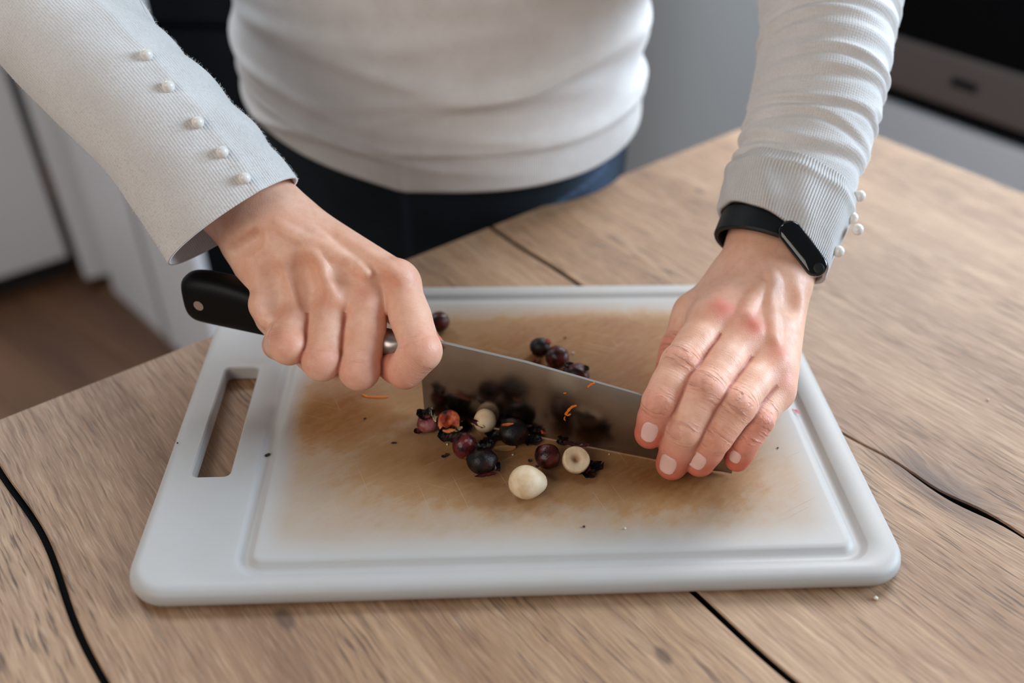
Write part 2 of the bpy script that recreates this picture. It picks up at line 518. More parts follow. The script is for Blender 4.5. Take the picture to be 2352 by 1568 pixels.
pA, pB = FL(0, 705), FL(178, 645)
cabinet('tall_cabinet', pA, pB, 2.1, 'white tall cabinet at far left with a dark plinth gap above the brown floor', x_ext=(0.9, 0))
pC, pD = FL(205, 668), FL(262, 655)
cabinet('tall_cabinet', pC + (pD - pC) * 0.0, pD, 2.05, 'narrow white tall cabinet between the far left cabinet and the slanting side panel', plinth=0.03, handle=False)
pE, pG = FL(262, 668), FL(520, 905)
pnl, ln = frame_empty('side_panel', pE[0], pE[1], pG[0], pG[1])
tag(pnl, 'pale grey end panel slanting towards the table beside the black appliance', 'cabinet panel')
box('panel', 0, ln, 0.0, 0.02, 0.0, 1.05, M['white'], pnl, 0.002)
box('edge_strip', ln * 0.52, ln * 0.55, -0.004, 0.0, 0.0, 1.05, M['wall'], pnl)
box('rail', 0, ln, -0.01, 0.03, 1.05, 1.07, M['white'], pnl, 0.003)
# black appliance behind the person
fr = empty('fridge', (-0.42, 1.62, FZ)); tag(fr, 'black glossy tall appliance standing behind the person', 'fridge')
box('body', -0.30, 0.36, 0.03, 0.62, 0.05, 2.0, M['blackgloss'], fr, 0.006)
for z0, z1 in ((0.06, 0.70), (0.71, 1.99)):
    d = box('door', -0.30, 0.36, 0.0, 0.03, z0, z1, M['blackgloss'], fr, 0.006)
    box('handle', 0.30, 0.32, -0.03, 0.0, z1 - 0.45 if z0 > 0.5 else z1 - 0.3, z1 - 0.05, M['blackgloss'], d, 0.004)
box('plinth', -0.29, 0.35, 0.05, 0.6, 0.0, 0.05, M['shadowgap'], fr)

# ------------------------------------------------------------------ table
TX, TY, TR = 0.2897, 0.8588, 0.7009
table = empty('kitchen_table', (TX, TY, 0), TR)
tag(table, 'oak table with wide planks and dark joints under the white chopping board', 'table')


def seamA(v): return -0.776 + 0.0018 * math.sin(v * 46) - 0.0014 * math.sin(v * 21 + 1)
def seamB(v): return -0.5385 + 0.0008 * math.sin(v * 60 + 2)
def seamC(v):
    s = min(1, max(0, (-0.10 - v) / 0.20)); s = s * s * (3 - 2 * s)
    w = -0.404 + s * 0.019 + 0.0009 * math.sin(v * 55)
    if v < -0.30: w += 0.009 * (-0.30 - v) / 0.12 + 0.0012 * math.sin((v + 0.3) * 110)
    return w
def gA(v): return 0.0032
def gB(v): return 0.0031 if v < -0.1 else 0.0022
def gC(v):
    if v > -0.18: return 0.0030
    if v > -0.352: return 0.0008
    return 0.0008 + 0.0030 * math.exp(-((v + 0.388) / 0.016) ** 2) + 0.0007


def plank_mesh(f0, f1):
    vs = np.linspace(-1.15, 0.0, 231)
    V = []
    for v in vs:
        a, b = f0(v), f1(v)
        for (u, z) in ((a, -0.034), (a, -0.0010), (a + 0.0007, 0.0), (b - 0.0007, 0.0), (b, -0.0010), (b, -0.034)):
            V.append((u, v, z))
    n = len(vs); F = []
    for i in range(n - 1):
        for k in range(6):
            k2 = (k + 1) % 6
            F.append((i * 6 + k, i * 6 + k2, (i + 1) * 6 + k2, (i + 1) * 6 + k))
    F.append(tuple(range(5, -1, -1))); F.append(tuple((n - 1) * 6 + k for k in range(6)))
    return V, F


seams = [(lambda v: -1.05), (seamA, gA), (seamB, gB), (seamC, gC), (lambda v: 0.0)]
edges = [lambda v: -1.05]
for s_, g_ in ((seamA, gA), (seamB, gB), (seamC, gC)):
    edges += [lambda v, s=s_, g=g_: s(v) - g(v) / 2, lambda v, s=s_, g=g_: s(v) + g(v) / 2]
edges += [lambda v: 0.0]
for i in range(4):
    V, F = plank_mesh(edges[2 * i], edges[2 * i + 1])
    fm_ = [1 if (q % 6) in (0, 4) and q < 230 * 6 else 0 for q in range(len(F))]
    if i == 0: fm_ = [0 if (q % 6) == 0 else v for q, v in enumerate(fm_)]
    if i == 3: fm_ = [0 if (q % 6) == 4 else v for q, v in enumerate(fm_)]
    p = mesh('plank', V, F, None, table, smooth=False, mats=[M['wood'], M['seam']], fmat=fm_)
box('joint_filler', -1.045, -0.005, -1.145, -0.005, -0.036, -0.0050, M['seam'], table)
box('apron', -0.98, -0.07, -1.08, -0.07, -0.12, -0.036, M['white'], table)
for lx, ly in ((-0.98, -0.07), (-0.07, -0.07), (-0.98, -1.08), (-0.07, -1.08)):
    box('leg', lx - 0.035, lx + 0.035, ly - 0.035, ly + 0.035, FZ, -0.036, M['white'], table, 0.003)

# cabinets with the oven beyond the right side of the table, parallel to it
uh = np.array([math.cos(TR), math.sin(TR), 0]); vh = np.array([-math.sin(TR), math.cos(TR), 0])
T0 = np.array([TX, TY, 0])
UO = 0.62


def onU(px, py, U=UO):
    r = ray(px, py); k = ((T0 - CAMP) @ uh + U) / (r @ uh); P = CAMP + r * k
    return (P - T0) @ vh, P[2]


va_, z1_ = onU(2058, 82); vb_, z2_ = onU(2058, 200); vc_, z3_ = onU(2058, 245); vd_, z4_ = onU(2352, 290)
oven = empty('oven', tuple(T0 + uh * UO + np.array([0, 0, FZ])), TR - math.pi / 2)
tag(oven, 'built-in oven with black glass and a brushed steel lower rail at upper right', 'oven')
# local x = along -v (towards the viewer), local y = +u (into the cabinet)
LX0, LX1 = -va_ - 0.13, -va_ + 0.47
zr1, zr2, zr3 = z1_ - FZ, z2_ - FZ, z3_ - FZ
box('body', LX0, LX1, 0.03, 0.55, zr3, zr1 + 0.48, M['blackgloss'], oven)
box('door_glass', LX0, LX1, 0.0, 0.03, zr1, zr1 + 0.36, M['blackgloss'], oven, 0.003)
box('steel_rail', LX0, LX1, -0.003, 0.03, zr2, zr1, M['greysteel'], oven, 0.003)
box('control_panel', LX0, LX1, -0.003, 0.03, zr1 + 0.365, zr1 + 0.47, M['greysteel'], oven, 0.003)
box('handle', LX0 + 0.06, LX1 - 0.06, -0.045, -0.033, zr1 + 0.30, zr1 + 0.315, M['greysteel'], oven, 0.004)
px_ = -onU(2225, 170)[0]
badge = box('badge', px_ - 0.022, px_ + 0.022, -0.0045, -0.003, (zr1 + zr2) / 2 - 0.007, (zr1 + zr2) / 2 + 0.007, M['band'], oven, 0.0005)
dr = empty('drawer_cabinet', tuple(T0 + uh * UO + np.array([0, 0, FZ])), TR - math.pi / 2)
tag(dr, 'white drawer cabinet below the oven behind the table', 'cabinet')
box('body', LX0, LX1, 0.02, 0.55, 0.10, zr3 - 0.02, M['white'], dr)
box('drawer_front', LX0, LX1, 0.0, 0.02, 0.10, zr3, M['white'], dr, 0.003)
box('plinth', LX0, LX1, 0.05, 0.5, 0.0, 0.10, M['shadowgap'], dr)

# ------------------------------------------------------------------ chopping board
BY, BX0, BY0 = 0.0679, 0.0016, 0.3781
BT = 0.010
board = empty('chopping_board', (BX0, BY0, 0), BY)
tag(board, 'white plastic chopping board stained orange brown with a juice groove and grip hole', 'chopping board')


def rrect(u0, u1, v0, v1, r, nc=10, ne=14):
    P = []
    cs = [(u1 - r, v1 - r, 0), (u0 + r, v1 - r, 90), (u0 + r, v0 + r, 180), (u1 - r, v0 + r, 270)]
    for q, (cu, cv, a0) in enumerate(cs):
        for k in range(nc + 1):
            a = math.radians(a0 + 90 * k / nc)
            P.append((cu + r * math.cos(a), cv + r * math.sin(a)))
        nu_, nv_, na = cs[(q + 1) % 4]
        a = math.radians(na)
        s = P[-1]; e = (nu_ + r * math.cos(a), nv_ + r * math.sin(a))
        for k in range(1, ne):
            P.append((s[0] + (e[0] - s[0]) * k / ne, s[1] + (e[1] - s[1]) * k / ne))
    return P


HW, HD = 0.190, 0.1268
rings = []
def ring(u0, u1, v0, v1, r, z): rings.append([(x, y, z) for x, y in rrect(u0, u1, v0, v1, r)])
def off(d, z): ring(-HW + d, HW - d, -HD + d, HD - d, max(0.0215 - d, 0.003), z)
off(0.0050, 0.0); off(0.0022, 0.0006); off(0.0006, 0.0022); off(0.0, 0.0046); off(0.0006, 0.0068); off(0.0020, 0.0086); off(0.0042, 0.0097); off(0.0065, 0.0100)
GO = (-0.1405, 0.1735, -0.1172, 0.1140)
for d, z in ((0.0, 0.0100), (0.0008, 0.0094), (0.0024, 0.0080), (0.0046, 0.0073), (0.0068, 0.0080), (0.0086, 0.0094), (0.0096, 0.0100), (0.012, 0.0100)):
    ring(GO[0] + d, GO[1] - d, GO[2] + d, GO[3] - d, 0.0145 - d if d < 0.011 else 0.003, z)
ns = len(rings[0]); V = [p for r_ in rings for p in r_]; F = []
for i in range(len(rings) - 1):
    for k in range(ns):
        F.append((i * ns + k, i * ns + (k + 1) % ns, (i + 1) * ns + (k + 1) % ns, (i + 1) * ns + k))
F.append(tuple(range(ns - 1, -1, -1))); F.append(tuple((len(rings) - 1) * ns + k for k in range(ns)))
slab = mesh('slab', V, F, M['board'], board, smooth=True)
# cutter for the grip hole with flared rims
hu0, hu1, hv0, hv1 = -0.1735, -0.1533, -0.0510, 0.0390
cr_ = [[(x, y, z) for x, y in rrect(hu0 - e, hu1 + e, hv0 - e, hv1 + e, 0.0034 + e, 6, 4)] for z, e in ((-0.002, 0.001), (0.0, 0.0010), (0.0010, 0.0), (0.0092, 0.0), (0.0100, 0.0008), (0.012, 0.0012))]
nn = len(cr_[0]); cv = [p for r_ in cr_ for p in r_]; cf = []
for i in range(len(cr_) - 1):
    for k in range(nn):
        cf.append((i * nn + k, i * nn + (k + 1) % nn, (i + 1) * nn + (k + 1) % nn, (i + 1) * nn + k))
cf.append(tuple(range(nn - 1, -1, -1))); cf.append(tuple((len(cr_) - 1) * nn + k for k in range(nn)))
cut = mesh('cutter', cv, cf, M['board'], board)
md = slab.modifiers.new('hole', 'BOOLEAN'); md.operation = 'DIFFERENCE'; md.object = cut; md.solver = 'EXACT'
bpy.context.view_layer.update()
dg = bpy.context.evaluated_depsgraph_get()
nm = bpy.data.meshes.new_from_object(slab.evaluated_get(dg)); slab.modifiers.clear(); slab.data = nm
bpy.data.objects.remove(cut)
bmx = bmesh.new(); bmx.from_mesh(nm)
for e in bmx.edges:
    e.smooth = not (len(e.link_faces) == 2 and e.calc_face_angle(0) > math.radians(38))
for f_ in bmx.faces: f_.smooth = True
bmx.to_mesh(nm); bmx.free()


def BP(u, v, z=BT):
    c, s = math.cos(BY), math.sin(BY)
    return np.array([BX0 + u * c - v * s, BY0 + u * s + v * c, z])


pm_ = PZ(1830, 941, BT)
cbu = math.cos(BY); sbu = math.sin(BY)
def to_board(P):
    d = P - np.array([BX0, BY0, 0]); return np.array([d[0] * cbu + d[1] * sbu, -d[0] * sbu + d[1] * cbu, P[2]])
ml = to_board(pm_)
Vm, Fm = [], []
for k, (dx, dy, l_) in enumerate(((-0.0012, 0.0004, 0.0030), (0.0006, -0.0004, 0.0034), (-0.0002, -0.0016, 0.0022))):
    b0 = len(Vm)
    for sx, sy in ((-0.5, -0.12), (0.5, -0.25), (0.55, -0.05), (-0.45, 0.16)):
        for z in (0.0, 0.00008):
            Vm.append((ml[0] + dx + sx * l_ + sy * 0.002, ml[1] + dy - sx * l_ * 0.55 + sy * 0.003, BT - 0.00045 + z))
    for a, b in ((0, 1), (1, 2), (2, 3), (3, 0)):
        Fm.append((b0 + 2 * a, b0 + 2 * b, b0 + 2 * b + 1, b0 + 2 * a + 1))
    Fm.append((b0 + 1, b0 + 3, b0 + 5, b0 + 7))
pmk = mesh('ink_mark', Vm, Fm, M['pink'], board, smooth=False); pmk['label'] = 'small pink mark'

# ------------------------------------------------------------------ knife
KH = np.array([-0.0511, 0.369, 0.0]); KT = np.array([0.1204, 0.3276, 0.0])
KD = unit(KT - KH); KN = np.array([-KD[1], KD[0], 0.0]); KL = 0.1765
knife = empty('chef_knife', tuple(KH + np.array([0, 0, BT])), math.atan2(KD[1], KD[0]))
LEAN = 0.05
knife.rotation_euler = (-LEAN, 0, math.atan2(KD[1], KD[0]))
tag(knife, 'broad chef knife with black handle chopping hazelnuts on the board', 'knife')
# local: x along the blade, y across (away from the camera), z up from the board
def spine(s):
    xs = [-0.03, 0.0, 0.06, 0.12, 0.145, 0.160, 0.170, 0.1765]; zs = [0.0550, 0.0545, 0.0508, 0.0435, 0.0375, 0.0300, 0.0215, 0.0115]
    return np.interp(s, xs, zs)
xs = np.concatenate([np.linspace(-0.0, 0.12, 13), np.linspace(0.128, 0.1765, 10)])
V = []; prof_n = 8
for s in xs:
    zt = spine(s); ze = 0.0004 + (0.0008 if s > 0.17 else 0); th = 0.0011 * (1 - 0.45 * s / KL)
    x0 = s if s > 0 else s
    for (y, t) in ((-th, 1.0), (-th * 1.0, 0.97), (-th * 0.75, 0.45), (-th * 0.35, 0.06), (0, 0.0), (th * 0.35, 0.06), (th * 0.75, 0.45), (th, 0.97), (th, 1.0)):
        V.append((x0 + (0.003 * (1 - t) * 0 if s > 0 else 0.002 * (1 - t)), y, ze + (zt - ze) * t))
n9 = 9; F = []
for i in range(len(xs) - 1):
    for k in range(n9):
        k2 = (k + 1) % n9
        F.append((i * n9 + k, (i + 1) * n9 + k, (i + 1) * n9 + k2, i * n9 + k2))
F.append(tuple(range(n9))); F.append(tuple((len(xs) - 1) * n9 + k for k in range(n9 - 1, -1, -1)))
mesh('blade', V, F, None, knife, smooth=False, mats=[M['steel'], M['ground']], fmat=[1 if (k % n9) == 8 else 0 for k in range((len(xs) - 1) * n9)] + [0, 0])


def sweep(name, stations, mat, parent, n=28, power=2.4, caps=True):
    """stations: (x, zc, half_z, half_y[, yc])"""
    V = []
    for st in stations:
        x, zc, hz, hy = st[:4]; yc = st[4] if len(st) > 4 else 0
        for k in range(n):
            a = 2 * math.pi * k / n; c, s = math.cos(a), math.sin(a)
            V.append((x, yc + hy * math.copysign(abs(c) ** (2 / power), c), zc + hz * math.copysign(abs(s) ** (2 / power), s)))
    F = []
    for i in range(len(stations) - 1):
        for k in range(n):
            F.append((i * n + k, i * n + (k + 1) % n, (i + 1) * n + (k + 1) % n, (i + 1) * n + k))
    F.append(tuple(range(n - 1, -1, -1))); F.append(tuple((len(stations) - 1) * n + k for k in range(n)))
    return mesh(name, V, F, mat, parent)


sweep('bolster', [(0.002, 0.0460, 0.0066, 0.0012), (-0.004, 0.0459, 0.0070, 0.0035), (-0.009, 0.0458, 0.0075, 0.0068), (-0.014, 0.0457, 0.0078, 0.0083), (-0.026, 0.0457, 0.0082, 0.0086)], M['bolster'], knife)
hs = [(-0.026, 0.0457, 0.0082, 0.0086), (-0.040, 0.0465, 0.0094, 0.0092), (-0.060, 0.0485, 0.0106, 0.0095), (-0.080, 0.0512, 0.0124, 0.0095), (-0.098, 0.0538, 0.0146, 0.0096),
      (-0.112, 0.0552, 0.0156, 0.0098), (-0.124, 0.0556, 0.0156, 0.0098), (-0.132, 0.0555, 0.0150, 0.0094), (-0.1365, 0.0556, 0.0134, 0.0080), (-0.1390, 0.0557, 0.0106, 0.0056), (-0.1402, 0.0558, 0.0066, 0.0026)]
_hc = catmull([h[:3] for h in hs], 61); _hy = catmull([(h[3], 0, 0) for h in hs], 61)
hs = [(a[0], a[1], a[2], b[0]) for a, b in zip(_hc, _hy)]
hd = sweep('handle', hs, M['handle'], knife, power=3.0)
for s_ in (-0.1265, -0.085, -0.045):
    zc = np.interp(s_, [h[0] for h in hs][::-1], [h[1] for h in hs][::-1])
    bm = bmesh.new(); bmesh.ops.create_cone(bm, cap_ends=True, segments=24, radius1=0.0030, radius2=0.0030, depth=0.0200)
    me = bpy.data.meshes.new('rivet'); bm.to_mesh(me); bm.free(); me.materials.append(M['rivet'])
    r_ = bpy.data.objects.new('rivet', me); COL.objects.link(r_); r_.parent = knife; r_.location = (s_, 0, zc); r_.rotation_euler = (math.pi / 2, 0, 0)


# ------------------------------------------------------------------ signed distance modelling (hands and body)
class Field:
    def __init__(s, lo, hi, h):
        s.lo = np.asarray(lo, float); s.h = h
        s.n = np.ceil((np.asarray(hi) - s.lo) / h).astype(int) + 1
        s.D = np.full(s.n, 0.05, dtype=np.float32)

    def sub(s, lo, hi):
        a = np.clip(np.floor((lo - s.lo) / s.h).astype(int), 0, s.n); b = np.clip(np.ceil((hi - s.lo) / s.h).astype(int) + 1, 0, s.n)
        g = [s.lo[i] + s.h * np.arange(a[i], b[i]) for i in range(3)]
        return (slice(a[0], b[0]), slice(a[1], b[1]), slice(a[2], b[2])), np.meshgrid(*g, indexing='ij', sparse=True)

    def union(s, d, sl, k):
        A = s.D[sl]
        if k <= 0: s.D[sl] = np.minimum(A, d); return
        hh = np.maximum(k - np.abs(A - d), 0) / k
        s.D[sl] = (np.minimum(A, d) - hh * hh * k * 0.25).astype(np.float32)

    def cone(s, a, b, r1, r2, k=0.004, flat=None, nrm=None):
        a = np.asarray(a, float); b = np.asarray(b, float); R = max(r1, r2) + k + 0.004
        sl, (X, Y, Z) = s.sub(np.minimum(a, b) - R, np.maximum(a, b) + R)
        if 0 in [q.stop - q.start for q in sl]: return
        ba = b - a; L2 = max(ba @ ba, 1e-12)
        px, py, pz = X - a[0], Y - a[1], Z - a[2]
        t = np.clip((px * ba[0] + py * ba[1] + pz * ba[2]) / L2, 0, 1)
        qx, qy, qz = px - t * ba[0], py - t * ba[1], pz - t * ba[2]
        if flat is not None:
            nn_ = unit(nrm); dn = qx * nn_[0] + qy * nn_[1] + qz * nn_[2]
            e = (1 / flat - 1) * dn
            qx, qy, qz = qx + e * nn_[0], qy + e * nn_[1], qz + e * nn_[2]
        d = np.sqrt(qx * qx + qy * qy + qz * qz) - (r1 + (r2 - r1) * t)
        if flat is not None: d = d * (0.5 + 0.5 * flat)
        s.union(d, sl, k)

    def ball(s, c, r, k=0.004): s.cone(c, np.asarray(c) + 1e-5, r, r, k)

    def merge(s, o, k):
        A, B = s.D, o.D
        if k > 0:
            hh = np.maximum(k - np.abs(A - B), 0) / k
            s.D = (np.minimum(A, B) - hh * hh * k * 0.25).astype(np.float32)
        else: s.D = np.minimum(A, B)

    def dent(s, P, nrm, R, depth, k=0.005, stretch=None):
        """press a smooth hollow of the given depth into the surface near P"""
        Q = s.surf(P, nrm)
        c = Q + unit(nrm) * (R - depth); a = c if stretch is None else c + stretch; b = c + 1e-5 if stretch is None else c - stretch
        lo = np.minimum(a, b) - R - k; hi = np.maximum(a, b) + R + k
        sl, (X, Y, Z) = s.sub(lo, hi)
        ba = b - a; L2 = max(ba @ ba, 1e-12); px, py, pz = X - a[0], Y - a[1], Z - a[2]
        t = np.clip((px * ba[0] + py * ba[1] + pz * ba[2]) / L2, 0, 1)
        d = -(np.sqrt((px - t * ba[0]) ** 2 + (py - t * ba[1]) ** 2 + (pz - t * ba[2]) ** 2) - R)
        A = s.D[sl]; hh = np.maximum(k - np.abs(A - d), 0) / k
        s.D[sl] = (np.maximum(A, d) + hh * hh * k * 0.25).astype(np.float32)

    def surf(s, P, nrm):
        """surface point met when coming from outside along -nrm through P"""
        nrm = unit(nrm); ts = np.arange(0.03, -0.03, -0.0004)
        pts = np.asarray(P)[None] + nrm[None] * ts[:, None]
        I = np.round((pts - s.lo) / s.h).astype(int); ok = ((I >= 0) & (I < s.n)).all(1)
        I = np.clip(I, 0, s.n - 1); v = s.D[I[:, 0], I[:, 1], I[:, 2]]; v = np.where(ok, v, 0.05)
        k = np.argmax(v < 0)
        return pts[k] if v[k] < 0 else np.asarray(P, float)

    def cord(s, pts, nrm, r, sink, k=0.004, n=12):
        """tendon or vein that follows the skin under the given points"""
        C = catmull(pts, n); Q = np.array([s.surf(c, nrm) for c in C]) - unit(nrm) * sink
        Q[1:-1] = (Q[:-2] + 2 * Q[1:-1] + Q[2:]) / 4
        rr = r * np.sin(np.pi * (np.arange(n) + 1.2) / (n + 1.4)) ** 0.6
        for i in range(n - 1): s.cone(Q[i], Q[i + 1], rr[i], rr[i + 1], k)

    def like(s):
        o = Field.__new__(Field); o.lo, o.h, o.n = s.lo, s.h, s.n; o.D = np.full(s.n, 0.05, dtype=np.float32); return o

    def mesh(s):
        g = openvdb.FloatGrid(0.05); g.copyFromArray(s.D)
        P, Q = g.convertToQuads(0.0)
        P = P.astype(np.float64) * s.h + s.lo
        return P, Q[:, ::-1].astype(np.int64)


def seg_dist(P, a, b):
    ba = b - a; t = np.clip(((P - a) @ ba) / (ba @ ba), 0, 1); q = P - a - t[:, None] * ba
    return np.linalg.norm(q, axis=1), t, q


def build_hand(F, fingers, wristpts, palm_extra, thumb, forearm, dors, lateral, cords=(), dents=(), webk=0.006, shaft=0.955, knob=1.01):
    """fingers: list of dict(base, J=[mcp,pip,dip,tip], r=[..4], dv=dorsal hint)"""
    palm = F
    # forearm and wrist
    for a, b, r1, r2, k in forearm: palm.cone(a, b, r1, r2, k)
    for f in fingers:
        palm.cone(f['base'], f['J'][0], f.get('rb', 0.0105), f['r'][0] * 0.98, 0.012)
    for i in range(len(fingers) - 1):      # fill between the metacarpals
        a, b = fingers[i], fingers[i + 1]
        m0 = (a['base'] + b['base']) / 2; m1 = (a['J'][0] * 0.85 + a['base'] * 0.15 + b['J'][0] * 0.85 + b['base'] * 0.15) / 2
        palm.cone(m0 - dors * 0.004, m1 - dors * 0.0035, 0.0100, 0.0085, 0.008)
    for a, b, r1, r2, k in palm_extra: palm.cone(a, b, r1, r2, k)
    for f in fingers:                      # knuckle heads
        palm.ball(f['J'][0] + f['D'][0] * f.get('kb', 0.0020), f['r'][0] * f.get('kr', 0.93), 0.004)
    for pts, r, sink in cords: palm.cord(pts, unit(CAMP - np.asarray(pts[0])) * 0.5 + dors * 0.5, r, sink)
    for P_, R_, dep, st in dents: palm.dent(P_, unit(CAMP - P_) * 0.5 + dors * 0.5, R_, dep, stretch=st)
    out = None
    items = list(fingers) + ([thumb] if thumb else [])
    base = palm.D.copy()
    for f in items:
        g = palm.like()
        J, r = f['J'], f['r']
        for i in range(3):
            a, b = J[i], J[i + 1]
            mid = (a + b) / 2; rm = (r[i] + r[i + 1]) / 2 * (shaft if i < 2 else 1.0)
            D = f['D'][i]
            g.cone(a, mid, r[i], rm, 0.003); g.cone(mid, b, rm, r[i + 1], 0.003)
            if i < 2: g.cone(a * 0.65 + b * 0.35 - D * 0.0016, a * 0.3 + b * 0.7 - D * 0.0016, rm * 0.93, rm * 0.93, 0.004)   # palmar flesh
        g.ball(J[1] + f['D'][0] * 0.0007 * (knob > 1), r[1] * knob, 0.003)
        tipd = unit(J[3] - J[2])
        g.cone(J[2] * 0.45 + J[3] * 0.55 - f['D'][2] * 0.0012, J[3] + tipd * 0.0012 - f['D'][2] * 0.0006, r[3] * 0.98, r[3] * 0.90, 0.003)
        hh = np.maximum(f.get('wk', webk) - np.abs(base - g.D), 0) / f.get('wk', webk)
        H = np.minimum(base, g.D) - hh * hh * f.get('wk', webk) * 0.25
        if out is None: out = H
        else:
            k = 0.0012; hh = np.maximum(k - np.abs(out - H), 0) / k
            out = np.minimum(out, H) - hh * hh * k * 0.25
    palm.D = out.astype(np.float32)
    return palm


def hand_attrs(P, fingers, thumb, axis_fallback, redpts, dark_lines=(), ks=1.0):
    n = len(P); best = np.full(n, 1e9); fb = np.full(n, 1e9); fs = np.full(n, 1e9); ax = np.zeros(n); an = np.zeros(n); kn = np.zeros(n); fm = np.zeros(n); red = np.zeros(n); dk = np.zeros(n)
    items = list(fingers) + ([thumb] if thumb else [])
    a0, a1 = axis_fallback
    dfall, t, q = seg_dist(P, a0, a1); Lf = unit(a1 - a0)
    ax[:] = (P - a0) @ Lf
    ref = unit(np.cross(Lf, [0, 0, 1])); ref2 = np.cross(Lf, ref)
    an[:] = (P - a0) @ ref
    inf = np.zeros(n, bool)
    for f in items:
        J = f['J']; s0 = 0.0; own = np.full(n, 1e9)
        Ls = [np.linalg.norm(J[i + 1] - J[i]) for i in range(3)]
        for i in range(3):
            d, t, q = seg_dist(P, J[i], J[i + 1]); D = f['D'][i]; Sd = unit(np.cross(unit(J[i + 1] - J[i]), D))
            rr = f['r'][i] * (1 - t) + f['r'][i + 1] * t
            own = np.minimum(own, np.where((i > 0) | (t > 0.25), d - rr, 1e9))
            m = (d - rr < best) & (d < rr + 0.003) & ((i > 0) | (t > 0.12))
            best = np.where(m, d - rr, best)
            x = s0 + t * Ls[i]
            ax = np.where(m, x, ax)
            lat = q @ Sd; dn = q @ D
            ang = np.arctan2(lat, dn)
            an = np.where(m, ang * rr, an)
            dm = np.clip(dn / (rr + 1e-9) * 1.6, 0, 1)
            g1 = np.exp(-((x - Ls[0]) / 0.0070) ** 2); g2 = 0.8 * np.exp(-((x - Ls[0] - Ls[1]) / 0.0040) ** 2)
            kk = (g1 + g2) * dm
            kn = np.where(m, kk, kn)
            ff_ = dm * (np.clip((t - 0.15) / 0.4, 0, 1) if i == 0 else 1.0)
            fm = np.where(m, ff_, fm)
            tipx = s0 + t * Ls[i] - sum(Ls)
            rd = np.where(m, 1.0 * np.clip(1 + (tipx + 0.002) / 0.030, 0, 1) ** 1.15 * f.get('tr', 1.0) + 0.25 * g1 * dm, 0)
            red = np.where(m, rd, red)
            s0 += Ls[i]
        lo_ = np.minimum(fb, own); fs = np.minimum(fs, np.maximum(fb, own)); fb = lo_
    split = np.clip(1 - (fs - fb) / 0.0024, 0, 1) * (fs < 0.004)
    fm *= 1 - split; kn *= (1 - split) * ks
    for c, r, a in redpts:
        d = np.linalg.norm(P - c, axis=1); red = np.maximum(red, a * np.exp(-(d / r) ** 2))
    for a, b, r, s_ in dark_lines:
        d, t, q = seg_dist(P, a, b); dk = np.maximum(dk, s_ * np.exp(-(d / r) ** 2))  # darker skin along each given segment
    red = np.maximum(red, split * 0.95); dk = np.maximum(dk, split * 0.75)  # shade between the fingers painted in, along with redder crease skin
    return dict(ax=ax, an=an, kn=kn, red=red, dk=dk, fm=fm)


def dorsals(J, lateral, hint):
    D = []
    for i in range(3):
        s = unit(J[i + 1] - J[i]); d = unit(np.cross(lateral, s))
        D.append(d)
    if D[0] @ hint < 0: D = [-d for d in D]
    return D


def finger(base, J, r, lateral, hint, **kw):
    J = [np.asarray(j, float) for j in J]
    f = dict(base=np.asarray(base, float), J=J, r=r, D=dorsals(J, lateral, hint)); f.update(kw); return f


RES = 0.0008
# ---- the person's left hand (right in the picture): fingers laid flat across the blade tip
W2 = PD(1764, 612, 0.508)
tocam2 = unit(CAMP - W2)
Lf = [PD(1636, 734, 0.478), PD(1706, 772, 0.472), PD(1762, 832, 0.468), PD(1778, 892, 0.466)]
lat2 = unit(Lf[0] - Lf[3])
hd2 = unit(np.cross(Lf[1] - W2, lat2)); hd2 = hd2 if hd2[2] > 0 else -hd2
fl2 = [
    finger(PD(1700, 640, 0.505), [Lf[0], PD(1562, 836, 0.456), PD(1514, 925, 0.447), PD(1492, 994, 0.456)], [0.0105, 0.0096, 0.0086, 0.0076], lat2, hd2),
    finger(PD(1738, 655, 0.500), [Lf[1], PD(1619, 896, 0.447), PD(1572, 984, 0.445), PD(1543, 1064, 0.460)], [0.0106, 0.0100, 0.0092, 0.0082], lat2, hd2),
    finger(PD(1775, 665, 0.498), [Lf[2], PD(1688, 932, 0.446), PD(1640, 1003, 0.446), PD(1607, 1058, 0.457)], [0.0103, 0.0096, 0.0088, 0.0078], lat2, hd2),
    finger(PD(1805, 665, 0.498), [Lf[3], PD(1738, 966, 0.452), PD(1710, 1014, 0.453), PD(1693, 1052, 0.460)], [0.0090, 0.0078, 0.0072, 0.0064], lat2, hd2),
]
for a_, kb in zip(fl2, (0.001, 0.0005, 0.0, 0.0)): a_['kb'] = kb
th2J = [PD(1598, 722, 0.505), PD(1560, 800, 0.500), PD(1545, 850, 0.497), PD(1540, 870, 0.495)]
th2 = finger(PD(1660, 680, 0.52), th2J, [0.0110, 0.0100, 0.0090, 0.0080], lat2, hd2, wk=0.010)
fa2 = PD(1880, 180, 0.535) - W2
E2 = W2 + fa2
F2 = Field(np.minimum.reduce([W2, th2J[3], fl2[0]['J'][3], fl2[3]['J'][3]]) - [0.03, 0.03, 0.03], np.array([0.235, 0.50, 0.165]), RES)
wl2 = unit(lat2 * 1.0)
wlat = unit(PD(1851, 657, 0.51) - PD(1634, 622, 0.51))
